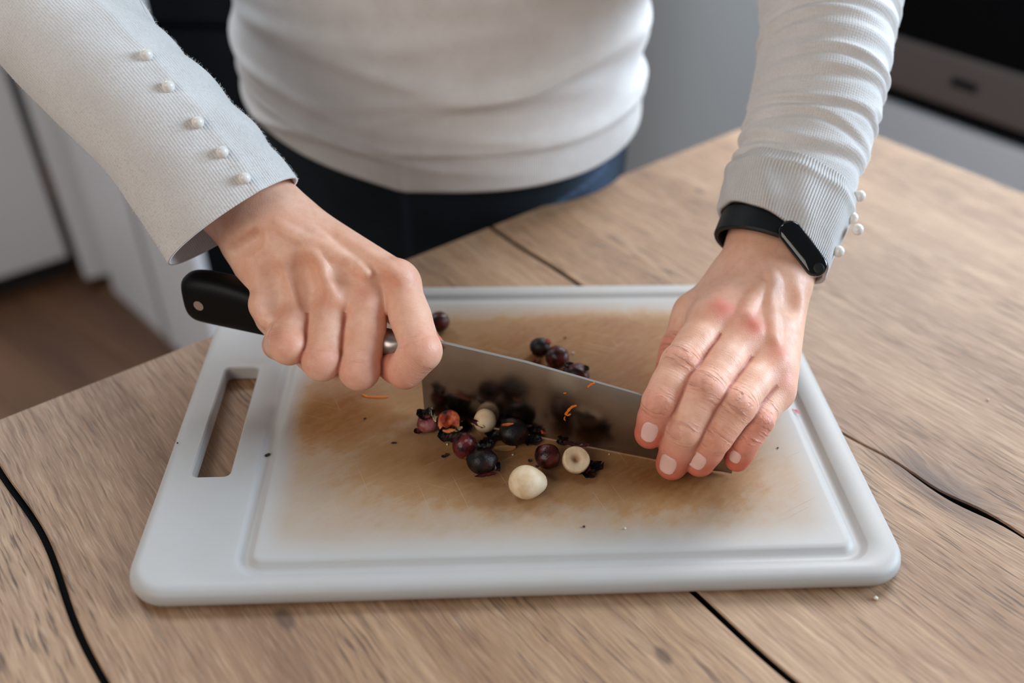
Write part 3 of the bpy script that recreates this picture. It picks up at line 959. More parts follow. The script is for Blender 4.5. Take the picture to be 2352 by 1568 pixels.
build_hand(F2, fl2, None,
           [(fl2[0]['base'] - hd2 * 0.010, th2J[0], 0.013, 0.0115, 0.012), (fl2[0]['base'] - hd2 * .008, Lf[0] - hd2 * 0.006, 0.013, 0.010, 0.010),
            (fl2[3]['base'] - hd2 * 0.010, Lf[3] - hd2 * 0.005, 0.013, 0.010, 0.010)],
           th2,
           [(W2 - wlat * 0.011, E2 - wlat * 0.010, 0.0160, 0.019, 0.012), (W2 + wlat * 0.011, E2 + wlat * 0.010, 0.0160, 0.019, 0.012),
            (W2 + hd2 * 0.001, (fl2[1]['base'] + fl2[2]['base']) / 2 - hd2 * 0.002, 0.0175, 0.015, 0.012)],
           hd2, lat2,
           cords=[([PD(1776, 625, 0.48), PD(1790, 660, 0.478), PD(1800, 700, 0.476)], 0.0026, 0.0012), ([PD(1752, 655, 0.48), PD(1722, 700, 0.474), PD(1700, 745, 0.470)], 0.0022, 0.0014),
                  ([PD(1770, 670, 0.48), PD(1768, 740, 0.472), PD(1768, 810, 0.466)], 0.0020, 0.0014)],
           dents=[(PD(1812, 668, 0.48), 0.010, 0.0022, unit(PD(1812, 700, .48) - PD(1800, 640, .48)) * 0.006), (PD(1680, 768, 0.47), 0.009, 0.0012, unit(PD(1650, 790, .47) - PD(1690, 750, .47)) * 0.004),
                  (PD(1745, 825, 0.466), 0.008, 0.0010, unit(PD(1720, 850, .465) - PD(1750, 810, .465)) * 0.004)])
P2, Q2 = F2.mesh()
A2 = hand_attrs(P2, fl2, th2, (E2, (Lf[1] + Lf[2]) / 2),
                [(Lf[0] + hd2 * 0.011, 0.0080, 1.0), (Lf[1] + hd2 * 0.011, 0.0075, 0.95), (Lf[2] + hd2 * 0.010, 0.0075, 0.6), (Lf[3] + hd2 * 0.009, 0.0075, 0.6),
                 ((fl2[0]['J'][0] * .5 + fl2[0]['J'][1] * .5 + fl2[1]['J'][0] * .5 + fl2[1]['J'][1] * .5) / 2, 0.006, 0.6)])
# ---- the person's right hand (left in the picture): fist round the knife handle
W1 = PD(596, 500, 0.492)
Lr = [PD(918, 654, 0.484), PD(848, 682, 0.482), PD(763, 696, 0.483), PD(681, 727, 0.484)]
lat1 = unit(Lr[0] - Lr[3])
hd1 = unit(np.cross(Lr[1] - W1, lat1)); hd1 = hd1 if hd1[2] > 0 else -hd1
def hp(s, y, z): return KH + KD * s + KN * (y + 0.003) + np.array([0, 0, z + 0.006])
fr1 = [
    finger(PD(680, 510, 0.492), [Lr[0], PD(968, 806, 0.463), PD(930, 853, 0.469), PD(888, 838, 0.483)], [0.0112, 0.0102, 0.0090, 0.0070], lat1, hd1, kb=0.0062, kr=0.96),
    finger(PD(652, 530, 0.488), [Lr[1], PD(826, 850, 0.468), hp(-0.046, -0.003, 0.0300), hp(-0.044, 0.012, 0.0300)], [0.0112, 0.0101, 0.0088, 0.0076], lat1, hd1, kb=0.0062, kr=0.96),
    finger(PD(618, 550, 0.488), [Lr[2], PD(740, 830, 0.467), hp(-0.067, -0.001, 0.0310), hp(-0.064, 0.014, 0.0310)], [0.0106, 0.0097, 0.0086, 0.0074], lat1, hd1, kb=0.0062, kr=0.96),
    finger(PD(588, 560, 0.490), [Lr[3], PD(664, 796, 0.468), hp(-0.087, -0.001, 0.0340), hp(-0.083, 0.012, 0.0340)], [0.0102, 0.0090, 0.0080, 0.0070], lat1, hd1, kb=0.0045),
]
# index: bent beside the blade, so its joints bend in another plane
th1J = [PD(800, 640, 0.512), hp(-0.020, 0.030, 0.052), hp(-0.002, 0.014, 0.040), hp(0.004, 0.0125, 0.036)]
th1 = finger(PD(700, 580, 0.515), th1J, [0.0115, 0.0105, 0.0090, 0.0080], lat1, hd1, wk=0.010)
E1 = PD(330, 210, 0.478)
F1 = Field(np.array([-0.265, 0.335, 0.012]), np.array([-0.028, 0.50, 0.19]), RES)
wl1 = unit(PD(680, 440, 0.49) - PD(520, 560, 0.49))
build_hand(F1, fr1, None,
           [(PD(640, 560, 0.508), PD(860, 680, 0.500), 0.013, 0.011, 0.012), (PD(590, 580, 0.503), PD(650, 700, 0.497), 0.0125, 0.0125, 0.012),
            (PD(578, 575, 0.492), PD(632, 728, 0.487), 0.0095, 0.0100, 0.010),
            (PD(700, 520, 0.500), PD(905, 655, 0.492), 0.0110, 0.0095, 0.010),
            (PD(610, 700, 0.480), PD(622, 726, 0.476), 0.0085, 0.0070, 0.004), (PD(640, 764, 0.472), PD(652, 775, 0.470), 0.0060, 0.0065, 0.0015)],
           th1,
           [(W1 - wl1 * 0.0105, E1 - wl1 * 0.010, 0.0160, 0.019, 0.012), (W1 + wl1 * 0.0105, E1 + wl1 * 0.010, 0.0160, 0.019, 0.012),
            (W1, (fr1[1]['base'] + fr1[2]['base']) / 2 + (Lr[1] - W1) * 0.15, 0.0170, 0.014, 0.012)],
           hd1, lat1,
           cords=[([PD(716, 535, 0.475), PD(760, 580, 0.473), PD(815, 620, 0.470), PD(856, 650, 0.468)], 0.0030, 0.0009), ([PD(704, 560, 0.475), PD(730, 605, 0.473), PD(766, 668, 0.470)], 0.0028, 0.0008),
                  ([PD(770, 535, 0.478), PD(840, 580, 0.474), PD(905, 622, 0.472)], 0.0018, 0.0012), ([PD(640, 600, 0.475), PD(660, 650, 0.473), PD(682, 705, 0.471)], 0.0022, 0.0010),
                  ([PD(640, 520, 0.478), PD(680, 545, 0.475), PD(735, 560, 0.473)], 0.0014, 0.0009)],
           dents=[(PD(704, 655, 0.472), 0.009, 0.0046, unit(PD(712, 690, .472) - PD(690, 610, .472)) * 0.007), (PD(806, 650, 0.472), 0.008, 0.0042, unit(PD(825, 685, .472) - PD(780, 612, .472)) * 0.008),
                  (PD(885, 690, 0.474), 0.009, 0.0034, unit(PD(895, 700, .472) - PD(860, 625, .472)) * 0.006), (PD(628, 668, 0.474), 0.010, 0.0024, unit(PD(640, 720, .472) - PD(610, 620, .472)) * 0.006),
                  (PD(556, 582, 0.480), 0.003, 0.0011, unit(PD(610, 548, .475) - PD(548, 590, .478)) * 0.010), (PD(565, 560, 0.480), 0.003, 0.0008, unit(PD(620, 532, .475) - PD(560, 565, .478)) * 0.008)],
           shaft=0.985, knob=0.985,
           webk=0.0045)
P1, Q1 = F1.mesh()
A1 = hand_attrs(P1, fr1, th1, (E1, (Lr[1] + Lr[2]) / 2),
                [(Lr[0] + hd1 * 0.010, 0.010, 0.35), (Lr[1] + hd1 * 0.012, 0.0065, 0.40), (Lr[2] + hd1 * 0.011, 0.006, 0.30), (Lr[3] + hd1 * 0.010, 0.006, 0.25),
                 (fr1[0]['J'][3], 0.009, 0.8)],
                dark_lines=[(PD(822, 668, 0.463), PD(812, 640, .465), 0.0035, 0.3)], ks=0.28)

# ---- rest of the body (under the clothes), same skin object
TC = np.array([-0.070, 0.742, 0.0])
SH1 = np.array([-0.245, 0.735, 0.50]); SH2 = np.array([0.115, 0.735, 0.50])
EL1 = PD(-60, -240, 0.505); EL2 = PD(1925, -240, 0.575)
FB = Field(np.array([-0.42, 0.38, -0.90]), np.array([0.36, 1.0, 0.60]), 0.006)
yn = np.array([0, 1.0, 0])
FB.cone(TC + [0, 0, -0.08], TC + [0, 0.01, 0.12], 0.138, 0.125, 0.03, 0.62, yn)
FB.cone(TC + [0, 0.01, 0.12], TC + [0, 0.0, 0.40], 0.130, 0.150, 0.03, 0.66, yn)
FB.cone(SH1, SH2, 0.050, 0.050, 0.05); FB.cone(TC + [0, 0, 0.50], TC + [0, 0, 0.59], 0.055, 0.050, 0.03)
for sx, SH, EL, WW in ((-1, SH1, EL1, W1), (1, SH2, EL2, W2)):
    FB.cone(SH, EL, 0.042, 0.030, 0.02); FB.cone(EL, WW + (EL - WW) * 0.35, 0.029, 0.019, 0.005)
    hp_ = TC + [sx * 0.08, 0.0, -0.10]; kn_ = TC + [sx * 0.085, 0.02, -0.47]; an_ = TC + [sx * 0.085, 0.05, -0.84]
    FB.cone(hp_, kn_, 0.064, 0.045, 0.01); FB.cone(kn_, an_, 0.050, 0.034, 0.01); FB.cone(an_ + [0, 0.02, 0], an_ + [0, -0.15, -0.025], 0.032, 0.025, 0.01)
PB, QB = FB.mesh()
zeros = np.zeros(len(PB))
person = empty('person', (TC[0], TC[1], FZ))
tag(person, 'person in cream knit sweater and dark jeans leaning over the board with knife in hand', 'person')
Pall = np.concatenate([P1, P2, PB]); Qall = np.concatenate([Q1, Q2 + len(P1), QB + len(P1) + len(P2)])
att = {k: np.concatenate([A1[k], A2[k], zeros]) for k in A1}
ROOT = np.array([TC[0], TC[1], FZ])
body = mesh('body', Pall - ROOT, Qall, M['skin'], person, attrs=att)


def bvh(P, Q): return BVHTree.FromPolygons([Vector(p) for p in P], [tuple(int(i) for i in q) for q in Q])


def nail(f, bv, w=0.0056, back=0.0045, front=0.0085, rmul=1.0, twist=0.0):
    J = f['J']; ax = unit(J[3] - J[2]); D = f['D'][2]; S = unit(np.cross(ax, D))
    D = unit(D * math.cos(twist) + S * math.sin(twist)); S = unit(np.cross(ax, D))
    c = J[3] - ax * 0.0058
    nu, nv = 13, 15; V = []
    for i in range(nu):
        for j in range(nv):
            a = -1 + 2 * i / (nu - 1); b = -1 + 2 * j / (nv - 1)
            # superellipse outline: rounded free edge, rounder root
            L = front if b > 0 else back
            lim = (1 - abs(b) ** 2.6) ** (1 / 2.2) * 0.97 + 0.03
            y = a * w * rmul * lim; x = b * L
            o_ = c + ax * x + S * y + D * 0.02
            hit = bv.ray_cast(Vector(o_), Vector(-D), 0.04)
            if hit[0] is None: h = c + ax * x + S * y
            else: h = np.array(hit[0])
            pl = c + ax * x + S * y + D * f['r'][3] * 0.9 * math.sqrt(max(0.1, 1 - (y / f['r'][3]) ** 2))
            if abs((h - pl) @ D) > 0.0022: h = h + D * ((pl - h) @ D) * 0.75
            e = 1 - max(abs(a), abs(b)) ** 6
            V.append(h + D * (0.0003 * e + (0.0002 if b > 0.7 else 0)) - D * 0.0002 * (1 - e))
    n0 = nu * nv
    V = V + [v - D * 0.0006 for v in V]
    F = [tuple(q) for q in grid_faces(nu, nv)]
    F = F + [tuple(i + n0 for i in q[::-1]) for q in F]
    rim = [i * nv for i in range(nu)] + [(nu - 1) * nv + j for j in range(1, nv)] + [i * nv + nv - 1 for i in range(nu - 2, -1, -1)] + [j for j in range(nv - 2, 0, -1)]
    for k in range(len(rim)):
        a, b = rim[k], rim[(k + 1) % len(rim)]; F.append((a, a + n0, b + n0, b))
    return mesh('fingernail', np.array(V) - ROOT, F, M['nail'], person)


bv2 = bvh(P2, Q2)
nail(fl2[0], bv2, 0.0047, 0.0060, 0.0070, twist=-0.35)
nail(fl2[1], bv2, 0.0051, 0.0066, 0.0072, twist=-0.15)
nail(fl2[2], bv2, 0.0048, 0.0058, 0.0060, twist=-0.10)
nail(fl2[3], bv2, 0.0034, 0.0042, 0.0042, twist=-0.1)

# ------------------------------------------------------------------ clothes
def tube(pts, radii, n_len, n_round, side_hint, disp=None, endshift=None):
    """pts: centre line; radii: (half width, half depth); returns grid V[n_round, n_len], s, theta arrays"""
    C = catmull(pts, n_len); R = catmull([(a, b, 0) for a, b in radii], n_len)[:, :2]
    T = np.gradient(C, axis=0); T /= np.linalg.norm(T, axis=1)[:, None]
    s = np.concatenate([[0], np.cumsum(np.linalg.norm(np.diff(C, axis=0), axis=1))])
    S = np.array([unit(side_hint - (side_hint @ t) * t) for t in T]); Nn = np.cross(T, S)
    th = np.linspace(0, 2 * np.pi, n_round, endpoint=False)
    TH, SS = np.meshgrid(th, s, indexing='ij')
    c, sn = np.cos(TH), np.sin(TH)
    r = np.zeros_like(TH) if disp is None else disp(TH, SS)
    sh = 0 if endshift is None else endshift(TH, SS)
    V = C[None] + S[None] * ((R[None, :, 0] + r) * c)[..., None] + Nn[None] * ((R[None, :, 1] + r) * sn)[..., None] + T[None] * (sh if np.isscalar(sh) else sh[..., None])
    ua = TH * (R[None, :, 0] + R[None, :, 1]) / 2 * 1.0
    ua = TH * R[:, 0].mean()
    return V, SS, TH, ua


def sn(x): return np.sin(x)


def shell(V, thick, n_round, n_len):
    """double the grid inward so cloth has a visible thickness at its ends"""
    Vf = V.reshape(-1, 3); F = grid_faces(n_round, n_len, wrap=True)
    C = V.mean(axis=0, keepdims=True)
    inn = V - thick * (V - C) / (np.linalg.norm(V - C, axis=2, keepdims=True) + 1e-9)
    n0 = len(Vf)
    F2_ = F[:, ::-1] + n0
    i = np.arange(n_round); i2 = (i + 1) % n_round
    e0 = np.stack([i * n_len, i * n_len + n0, i2 * n_len + n0, i2 * n_len], -1)
    e1 = np.stack([i * n_len + n_len - 1, i2 * n_len + n_len - 1, i2 * n_len + n_len - 1 + n0, i * n_len + n_len - 1 + n0], -1)
    return np.concatenate([Vf, inn.reshape(-1, 3)]), np.concatenate([F, F2_, e0, e1])


sweV, sweF, sweA = [], [], {'ua': [], 'va': [], 'rib': []}
def add_cloth(V, F, ua, va, rib):
    off_ = sum(len(v) for v in sweV)
    sweV.append(V); sweF.append(F + off_)
    for k, a in (('ua', ua), ('va', va), ('rib', rib)):
        a = np.asarray(a).ravel(); sweA[k].append(np.concatenate([a, a]) if len(a) * 2 == len(V) else a)


def sm01(x): x = np.clip(x, 0, 1); return x * x * (3 - 2 * x)


# sleeve on the right arm (left in the picture): flared straight cuff with a button placket
sideL = unit(PD(510, 210, 0.47) - PD(230, 370, 0.47))
def dispL(TH, S):
    d = 0.0016 * sn(S * 95 + 2.2 * np.cos(TH - 0.6)) * sm01((S - 0.06) / 0.08) * np.clip(np.cos(TH - 0.35), 0, 1)
    d += 0.0010 * sn(S * 210 + 3 * TH) * np.clip(np.cos(TH), 0, 1) * sm01(S / 0.03)
    d += 0.0018 * sn(S * 33 + TH * 1.0 + 1)
    d += 0.0009 * np.exp(-(((TH + 0.9 + np.pi) % (2 * np.pi) - np.pi) / 0.10) ** 2)
    return d
ptsL = [PD(531, 512, 0.480), PD(455, 405, 0.478), PD(372, 292, 0.476), PD(250, 160, 0.478), PD(120, 20, 0.485), EL1, EL1 * 0.6 + SH1 * 0.4, SH1]
radL = [(0.0425, 0.029), (0.0405, 0.031), (0.0380, 0.034), (0.0385, 0.037), (0.041, 0.041), (0.050, 0.048), (0.056, 0.054), (0.068, 0.060)]
nl, nr = 420, 260
VL, SL, THL, uaL = tube(ptsL, radL, nl, nr, sideL, dispL)
Vs, Fs = shell(VL, 0.0016, nr, nl)
ribL = 1 - sm01((SL - 0.165 - 0.01 * np.cos(THL)) / 0.02)
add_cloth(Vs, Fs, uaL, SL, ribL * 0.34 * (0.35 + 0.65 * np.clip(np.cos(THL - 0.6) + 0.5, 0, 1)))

# sleeve on the left arm (right in the picture): pushed up folds
sideR = unit(PD(2030, 200, 0.53) - PD(1730, 190, 0.53))
rgf = np.random.default_rng(12)
CREASES = [(0.006 + 0.0098 * k + rgf.uniform(-0.002, 0.002), rgf.uniform(-0.010, 0.010), rgf.uniform(0, 6.28), rgf.uniform(1.2, 2.6), rgf.uniform(0.0016, 0.0032), rgf.uniform(0.0010, 0.0024)) for k in range(34)]
def dispR(TH, S):
    d = 0.0012 * sn(S * 47 + 2 * TH)
    for s0, tl, tc, ext, w, am in CREASES:
        sc_ = s0 + tl * np.cos(TH - tc) * 0.6 + 0.0012 * np.sin(TH * 3 + s0 * 300)
        m_ = np.exp(-((((TH - tc + np.pi) % (2 * np.pi)) - np.pi) / ext) ** 4)
        x = (S - sc_) / w
        d = d + am * m_ * (-np.exp(-x * x) + 0.75 * np.exp(-((x - 1.9) / 1.2) ** 2))
    return d * sm01(S / 0.01)
ptsR = [PD(1795, 492, 0.512), PD(1815, 430, 0.516), PD(1845, 340, 0.520), PD(1872, 230, 0.525), PD(1892, 120, 0.532), PD(1905, 0, 0.542), EL2, EL2 * 0.6 + SH2 * 0.4, SH2]
radR = [(0.0345, 0.031), (0.0350, 0.032), (0.0360, 0.034), (0.0385, 0.037), (0.0405, 0.040), (0.0425, 0.042), (0.050, 0.050), (0.056, 0.054), (0.068, 0.060)]
VR, SR, THR, uaR = tube(ptsR, radR, nl, nr, sideR, dispR)
Vs, Fs = shell(VR, 0.0016, nr, nl)
add_cloth(Vs, Fs, uaR, SR, np.zeros_like(SR) + 0.05)

# torso
def torso_grid(z0f, z1, n_len, n_round, extra, folds):
    th = np.linspace(0, 2 * np.pi, n_round, endpoint=False); t = np.linspace(0, 1, n_len)
    TH, Tt = np.meshgrid(th, t, indexing='ij')
    Z0 = z0f(TH); Zz = Z0 + (z1 - Z0) * Tt ** 1.0
    a = np.interp(Zz, [-0.1, 0.0, 0.05, 0.10, 0.16, 0.25, 0.40, 0.50, 0.56], [0.172, 0.178, 0.178, 0.176, 0.172, 0.170, 0.188, 0.205, 0.10]) + extra
    b = np.interp(Zz, [-0.1, 0.0, 0.08, 0.16, 0.25, 0.40, 0.50, 0.56], [0.122, 0.124, 0.122, 0.118, 0.118, 0.130, 0.110, 0.08]) + extra
    f = folds(TH, Zz, Tt)
    yaw = -0.20
    x = (a + f) * np.sin(TH); y = -(b + f) * np.cos(TH)
    cx_ = TC[0] + x * math.cos(yaw) - y * math.sin(yaw); cy_ = TC[1] + x * math.sin(yaw) + y * math.cos(yaw)
    return np.stack([cx_, cy_ - 0.05 * np.clip(Zz - 0.15, 0, 1), Zz], -1), TH, Zz, a
def angd(TH, c): return (TH - c + np.pi) % (2 * np.pi) - np.pi
def hemz(TH):
    front = np.abs(angd(TH, 0.0))
    return HEM0 + HEMS * np.sin(TH) + HEMC * (1 - np.cos(TH)) - 0.0055 * np.exp(-np.abs(angd(TH, 0.02)) / 0.16)
HEM0, HEMS, HEMC = 0.022, -0.009, 0.034
def foldsT(TH, Z, t):
    d = 0.0
    g = angd(TH, 0)
    # long shallow drape folds above the hem band
    for zc, sl, cu, am, w in ((0.052, 0.010, 0.020, 0.0050, 0.0050), (0.066, -0.014, 0.026, 0.0060, 0.0060), (0.086, 0.020, 0.022, 0.0050, 0.0060), (0.044, -0.020, 0.012, 0.0035, 0.0045),
                              (0.105, -0.02, 0.03, 0.0045, 0.008), (0.130, 0.012, 0.028, 0.0035, 0.009), (0.075, 0.040, 0.012, 0.004, 0.005), (0.155, 0.02, 0.02, 0.0030, 0.008)):
        zc2 = zc + sl * np.sin(g) * 1.2 + cu * (1 - np.cos(g)) + 0.002 * np.sin(g * 7 + zc * 90)
        d = d + am * np.exp(-((Z - zc2) / w) ** 2) * (0.55 + 0.45 * np.sin(g * 2.3 + zc * 70))
    d = d * (1 - 0.55 * np.abs(np.sin(g)) ** 4)
    d = d - 0.0016 * np.exp(-((g - 0.02) / 0.010) ** 2) * (1 - sm01((Z - hemz(TH) - 0.030) / 0.004)) + 0.0014 * np.exp(-((Z - hemz(TH) - 0.033) / 0.0022) ** 2)
    d = d + 0.003 * np.sin(Z * 38 + 2.0 * np.sin(g)) * sm01(t * 8)
    # bunching at the waist sides
    d = d + 0.0016 * np.sin(Z * 150 + 1.5 * g) * np.clip(np.abs(np.sin(g)) - 0.75, 0, 1) * 4 * sm01((Z - 0.05) / 0.04)
    return d
nl2, nr2 = 260, 420
VT, THT, ZT, aT = torso_grid(hemz, 0.56, nl2, nr2, 0.0, foldsT)
Vs, Fs = shell(VT, 0.002, nr2, nl2)
band = 1 - sm01((ZT - hemz(THT) - 0.034) / 0.003)
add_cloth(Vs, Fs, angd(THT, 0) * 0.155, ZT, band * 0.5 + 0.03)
sweater = mesh('sweater', np.concatenate(sweV) - ROOT, np.concatenate(sweF), M['knit'], person, attrs={k: np.concatenate(v) for k, v in sweA.items()})
sweater['label'] = 'cream knit sweater'

# turned cuff on the left arm: ribbed band, tilted, flared at the wrist
cu_pts = [PD(1773, 557, 0.503), PD(1782, 520, 0.507), PD(1800, 470, 0.512), PD(1818, 425, 0.516)]
cu_rad = [(0.0340, 0.0260), (0.0360, 0.0300), (0.0385, 0.0320), (0.0375, 0.0330)]
def dispC(TH, S): return 0.0006 * sn(TH * 9 + S * 100) + 0.0014 * np.exp(-((S - 0.0) / 0.004) ** 2) * 0 + 0.0014 * np.exp(-((S - 0.034) / 0.003) ** 2)
sideC = unit(PD(1905, 640, 0.50) - PD(1640, 500, 0.51))
nlc, nrc = 70, 300
VC, SC_, THC, uaC = tube(cu_pts, cu_rad, nlc, nrc, sideC, dispC, lambda TH, S: -0.013 * np.cos(TH) * np.clip(1 - S / 0.034, 0, 1))
Vs, Fs = shell(VC, 0.0022, nrc, nlc)
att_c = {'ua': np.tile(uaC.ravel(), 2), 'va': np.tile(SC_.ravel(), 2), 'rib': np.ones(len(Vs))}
cuff = mesh('turned_cuff', Vs - ROOT, Fs, M['knit'], sweater, attrs=att_c)

# pearl buttons
def pearl(P, r=0.0031, axis=None):
    bm = bmesh.new(); bmesh.ops.create_uvsphere(bm, u_segments=20, v_segments=14, radius=r)
    me = bpy.data.meshes.new('pearl_button'); bm.to_mesh(me); bm.free(); me.materials.append(M['pearl'])
    me.polygons.foreach_set('use_smooth', np.ones(len(me.polygons), bool))
    o = bpy.data.objects.new('pearl_button', me); COL.objects.link(o); o.parent = sweater; o.location = tuple(P - ROOT)
    return o


bvS = bvh(np.concatenate(sweV), np.concatenate(sweF))
for (x, y) in ((337, 129), (387, 202), (454, 282), (511, 351), (562, 410)):
    r = ray(x, y); h = bvS.ray_cast(Vector(CAMP), Vector(unit(r)), 1.0)
    P = np.array(h[0]) if h[0] else PD(x, y, 0.45)
    nrm = np.array(h[1]) if h[0] else -unit(r)
    if nrm @ r > 0: nrm = -nrm
    pearl(P + nrm * 0.0016)
for (x, y, d) in ((1975, 450, 0.505), (1958, 500, 0.500), (1970, 527, 0.496), (1926, 577, 0.492), (1952, 437, 0.512)):
    pearl(PD(x, y, d), 0.0033)

# fuzz: loose fibres of the brushed knit standing off the sleeve (stuff)
def fuzz(Vg, count, S_lo, S_hi, SS, length):
    nr_, nl_ = SS.shape
    V = []; F = []
    idx = np.argwhere((SS > S_lo) & (SS < S_hi)); pick = idx[rng.integers(0, len(idx), count)]
    C = Vg.mean(axis=0)
    P = Vg[pick[:, 0], pick[:, 1]]; Nn = P - C[pick[:, 1]]; Nn /= np.linalg.norm(Nn, axis=1)[:, None]
    R = rng.normal(size=(count, 3)); T1 = R - (R * Nn).sum(1)[:, None] * Nn; T1 /= np.linalg.norm(T1, axis=1)[:, None]
    L = length * rng.uniform(0.4, 1.5, count)[:, None]
    mid = P + Nn * L * 0.45 + T1 * L * 0.35; tip = P + Nn * L * 0.65 + T1 * L * 0.9
    W = np.cross(Nn, T1) * 0.00005
    V = np.stack([P - W, P + W, mid + W, mid - W, tip], 1).reshape(-1, 3)
    b = np.arange(count)[:, None] * 5
    tri = np.concatenate([b + np.array([[0, 1, 2]]), b + np.array([[0, 2, 3]]), b + np.array([[3, 2, 4]])])
    return V, tri
fv, ff = fuzz(VL, 16000, 0.0, 0.30, SL, 0.0016)
fv2, ff2 = fuzz(VR, 5000, 0.0, 0.20, SR, 0.0011)
fz = mesh('fuzz', np.concatenate([fv, fv2]) - ROOT, np.concatenate([ff, ff2 + len(fv)]), M['fibre'], sweater, smooth=False,
          attrs={'ua': np.zeros(len(fv) + len(fv2)), 'va': np.zeros(len(fv) + len(fv2)), 'rib': np.zeros(len(fv) + len(fv2))})
fz['kind'] = 'stuff'

# jeans
def jeans_part(V_, n_round, n_len): return shell(V_, 0.002, n_round, n_len)
def foldsJ(TH, Z, t): return -0.004 + 0.0012 * np.exp(-(angd(TH, 0.02) / 0.012) ** 2) + 0.0015 * np.sin(Z * 60 + 3 * TH) * np.clip(np.cos(TH), 0, 1)
jv, THJ, ZJ, _a = torso_grid(lambda TH: -0.14 + 0 * TH, 0.07, 60, 360, -0.004, foldsJ)
jV, jF = shell(jv, 0.003, 360, 60)
wear_lit = 0.07 * np.exp(-(angd(THJ, 0.02) / 0.02) ** 2) + 0.42 * np.exp(-(angd(THJ, 1.15) / 0.22) ** 2) * np.clip((ZJ + 0.03) / 0.03, 0, 1) + 0.5 * np.exp(-((ZJ - (-0.012 + 0.05 * (angd(THJ, 0.55)))) / 0.0018) ** 2) * (np.abs(angd(THJ, 0.85)) < 0.35)  # paler seam and pocket stitching, plus bluish light painted on one hip
wear_litA = np.tile(wear_lit.ravel(), 2)
JV = [jV]; JF = [jF]; JW = [wear_litA]; o_ = len(jV)
for sx in (-1, 1):
    ps = [TC + [sx * 0.085, 0.0, -0.08], TC + [sx * 0.088, 0.01, -0.25], TC + [sx * 0.086, 0.02, -0.47], TC + [sx * 0.085, 0.04, -0.68], TC + [sx * 0.085, 0.055, -0.86]]
    v_, s_, t_, u_ = tube(ps, [(0.092, 0.105), (0.080, 0.088), (0.060, 0.064), (0.054, 0.056), (0.050, 0.055)], 60, 64, np.array([1.0, 0, 0]), lambda TH, S: 0.002 * sn(S * 60 + 2 * TH))
    a, b = shell(v_, 0.002, 64, 60); JV.append(a); JF.append(b + o_); JW.append(np.zeros(len(a))); o_ += len(a)
jeans = mesh('jeans', np.concatenate(JV) - ROOT, np.concatenate(JF), M['denim'], person, attrs={'wear_lit': np.concatenate(JW)})
jeans['label'] = 'dark blue denim jeans'

# ------------------------------------------------------------------ fitness band
bandE = empty('fitness_band', tuple(PD(1775, 590, 0.503)))
tag(bandE, 'black fitness band with glossy capsule screen on the wrist below the turned cuff', 'fitness band')
BR = np.array(bandE.location)
bc = PD(1774, 553, 0.505)
baxis = unit(PD(1740, 640, 0.500) - PD(1800, 480, 0.512))
bside = unit(PD(1880, 620, 0.495) - PD(1670, 520, 0.505)); bside = unit(bside - (bside @ baxis) * baxis); bn = np.cross(baxis, bside)
if bn @ (CAMP - bc) < 0: bn = -bn
V = []; n = 96
for k in range(n):
    a = 2 * math.pi * k / n; rad = bside * math.cos(a) * 0.0300 + bn * math.sin(a) * 0.0215
    o_n = unit(bside * math.cos(a) / 0.0300 + bn * math.sin(a) / 0.0215)
    for (w_, h_) in ((-0.0080, 0.0), (-0.0080, 0.0022), (-0.0070, 0.0028), (0.0070, 0.0028), (0.0080, 0.0022), (0.0080, 0.0)):
        V.append(bc + rad + o_n * h_ + baxis * w_)
F = [(k * 6 + j, ((k + 1) % n) * 6 + j, ((k + 1) % n) * 6 + (j + 1) % 6, k * 6 + (j + 1) % 6) for k in range(n) for j in range(6)]
mesh('strap', np.array(V) - BR, F, M['band'], bandE, smooth=False)


def capsule(name, c, axis, nrm, L, W, H, mat, parent, root):
    axis = unit(axis); nrm = unit(nrm - (nrm @ axis) * axis); sd = np.cross(axis, nrm)
    V = []; n = 40; prof = [(1.0, 0.0), (1.0, 0.55), (0.96, 0.78), (0.86, 0.93), (0.6, 1.0), (0.0, 1.0)]
    for (m_, h_) in prof:
        for k in range(n):
            a = 2 * math.pi * k / n
            cx_ = math.copysign(max(L - W, 0), math.cos(a)) if abs(math.cos(a)) > 1e-6 else 0
            x = cx_ * min(1, m_ * 1.0) + W * math.cos(a) * m_; y = W * math.sin(a) * m_
            V.append(c + axis * x + sd * y + nrm * (H * h_))
    F = [(i * n + k, i * n + (k + 1) % n, (i + 1) * n + (k + 1) % n, (i + 1) * n + k) for i in range(len(prof) - 1) for k in range(n)]
    F.append(tuple(range(n - 1, -1, -1)))
    return mesh(name, np.array(V) - root, F, mat, parent)


ca = unit(PD(1885, 618, 0.484) - PD(1808, 518, 0.490)); cc = PD(1842, 572, 0.4780)
cn = unit(unit(CAMP - cc) * 1.0 + bside * 0.35)
capsule('capsule', cc, ca, cn, 0.0178, 0.0062, 0.0045, M['screen'], bandE, BR)
capsule('touch_button', cc + ca * 0.0125 + unit(cn) * 0.0042, ca, cn, 0.0030, 0.0028, 0.0008, M['band'], bandE, BR)

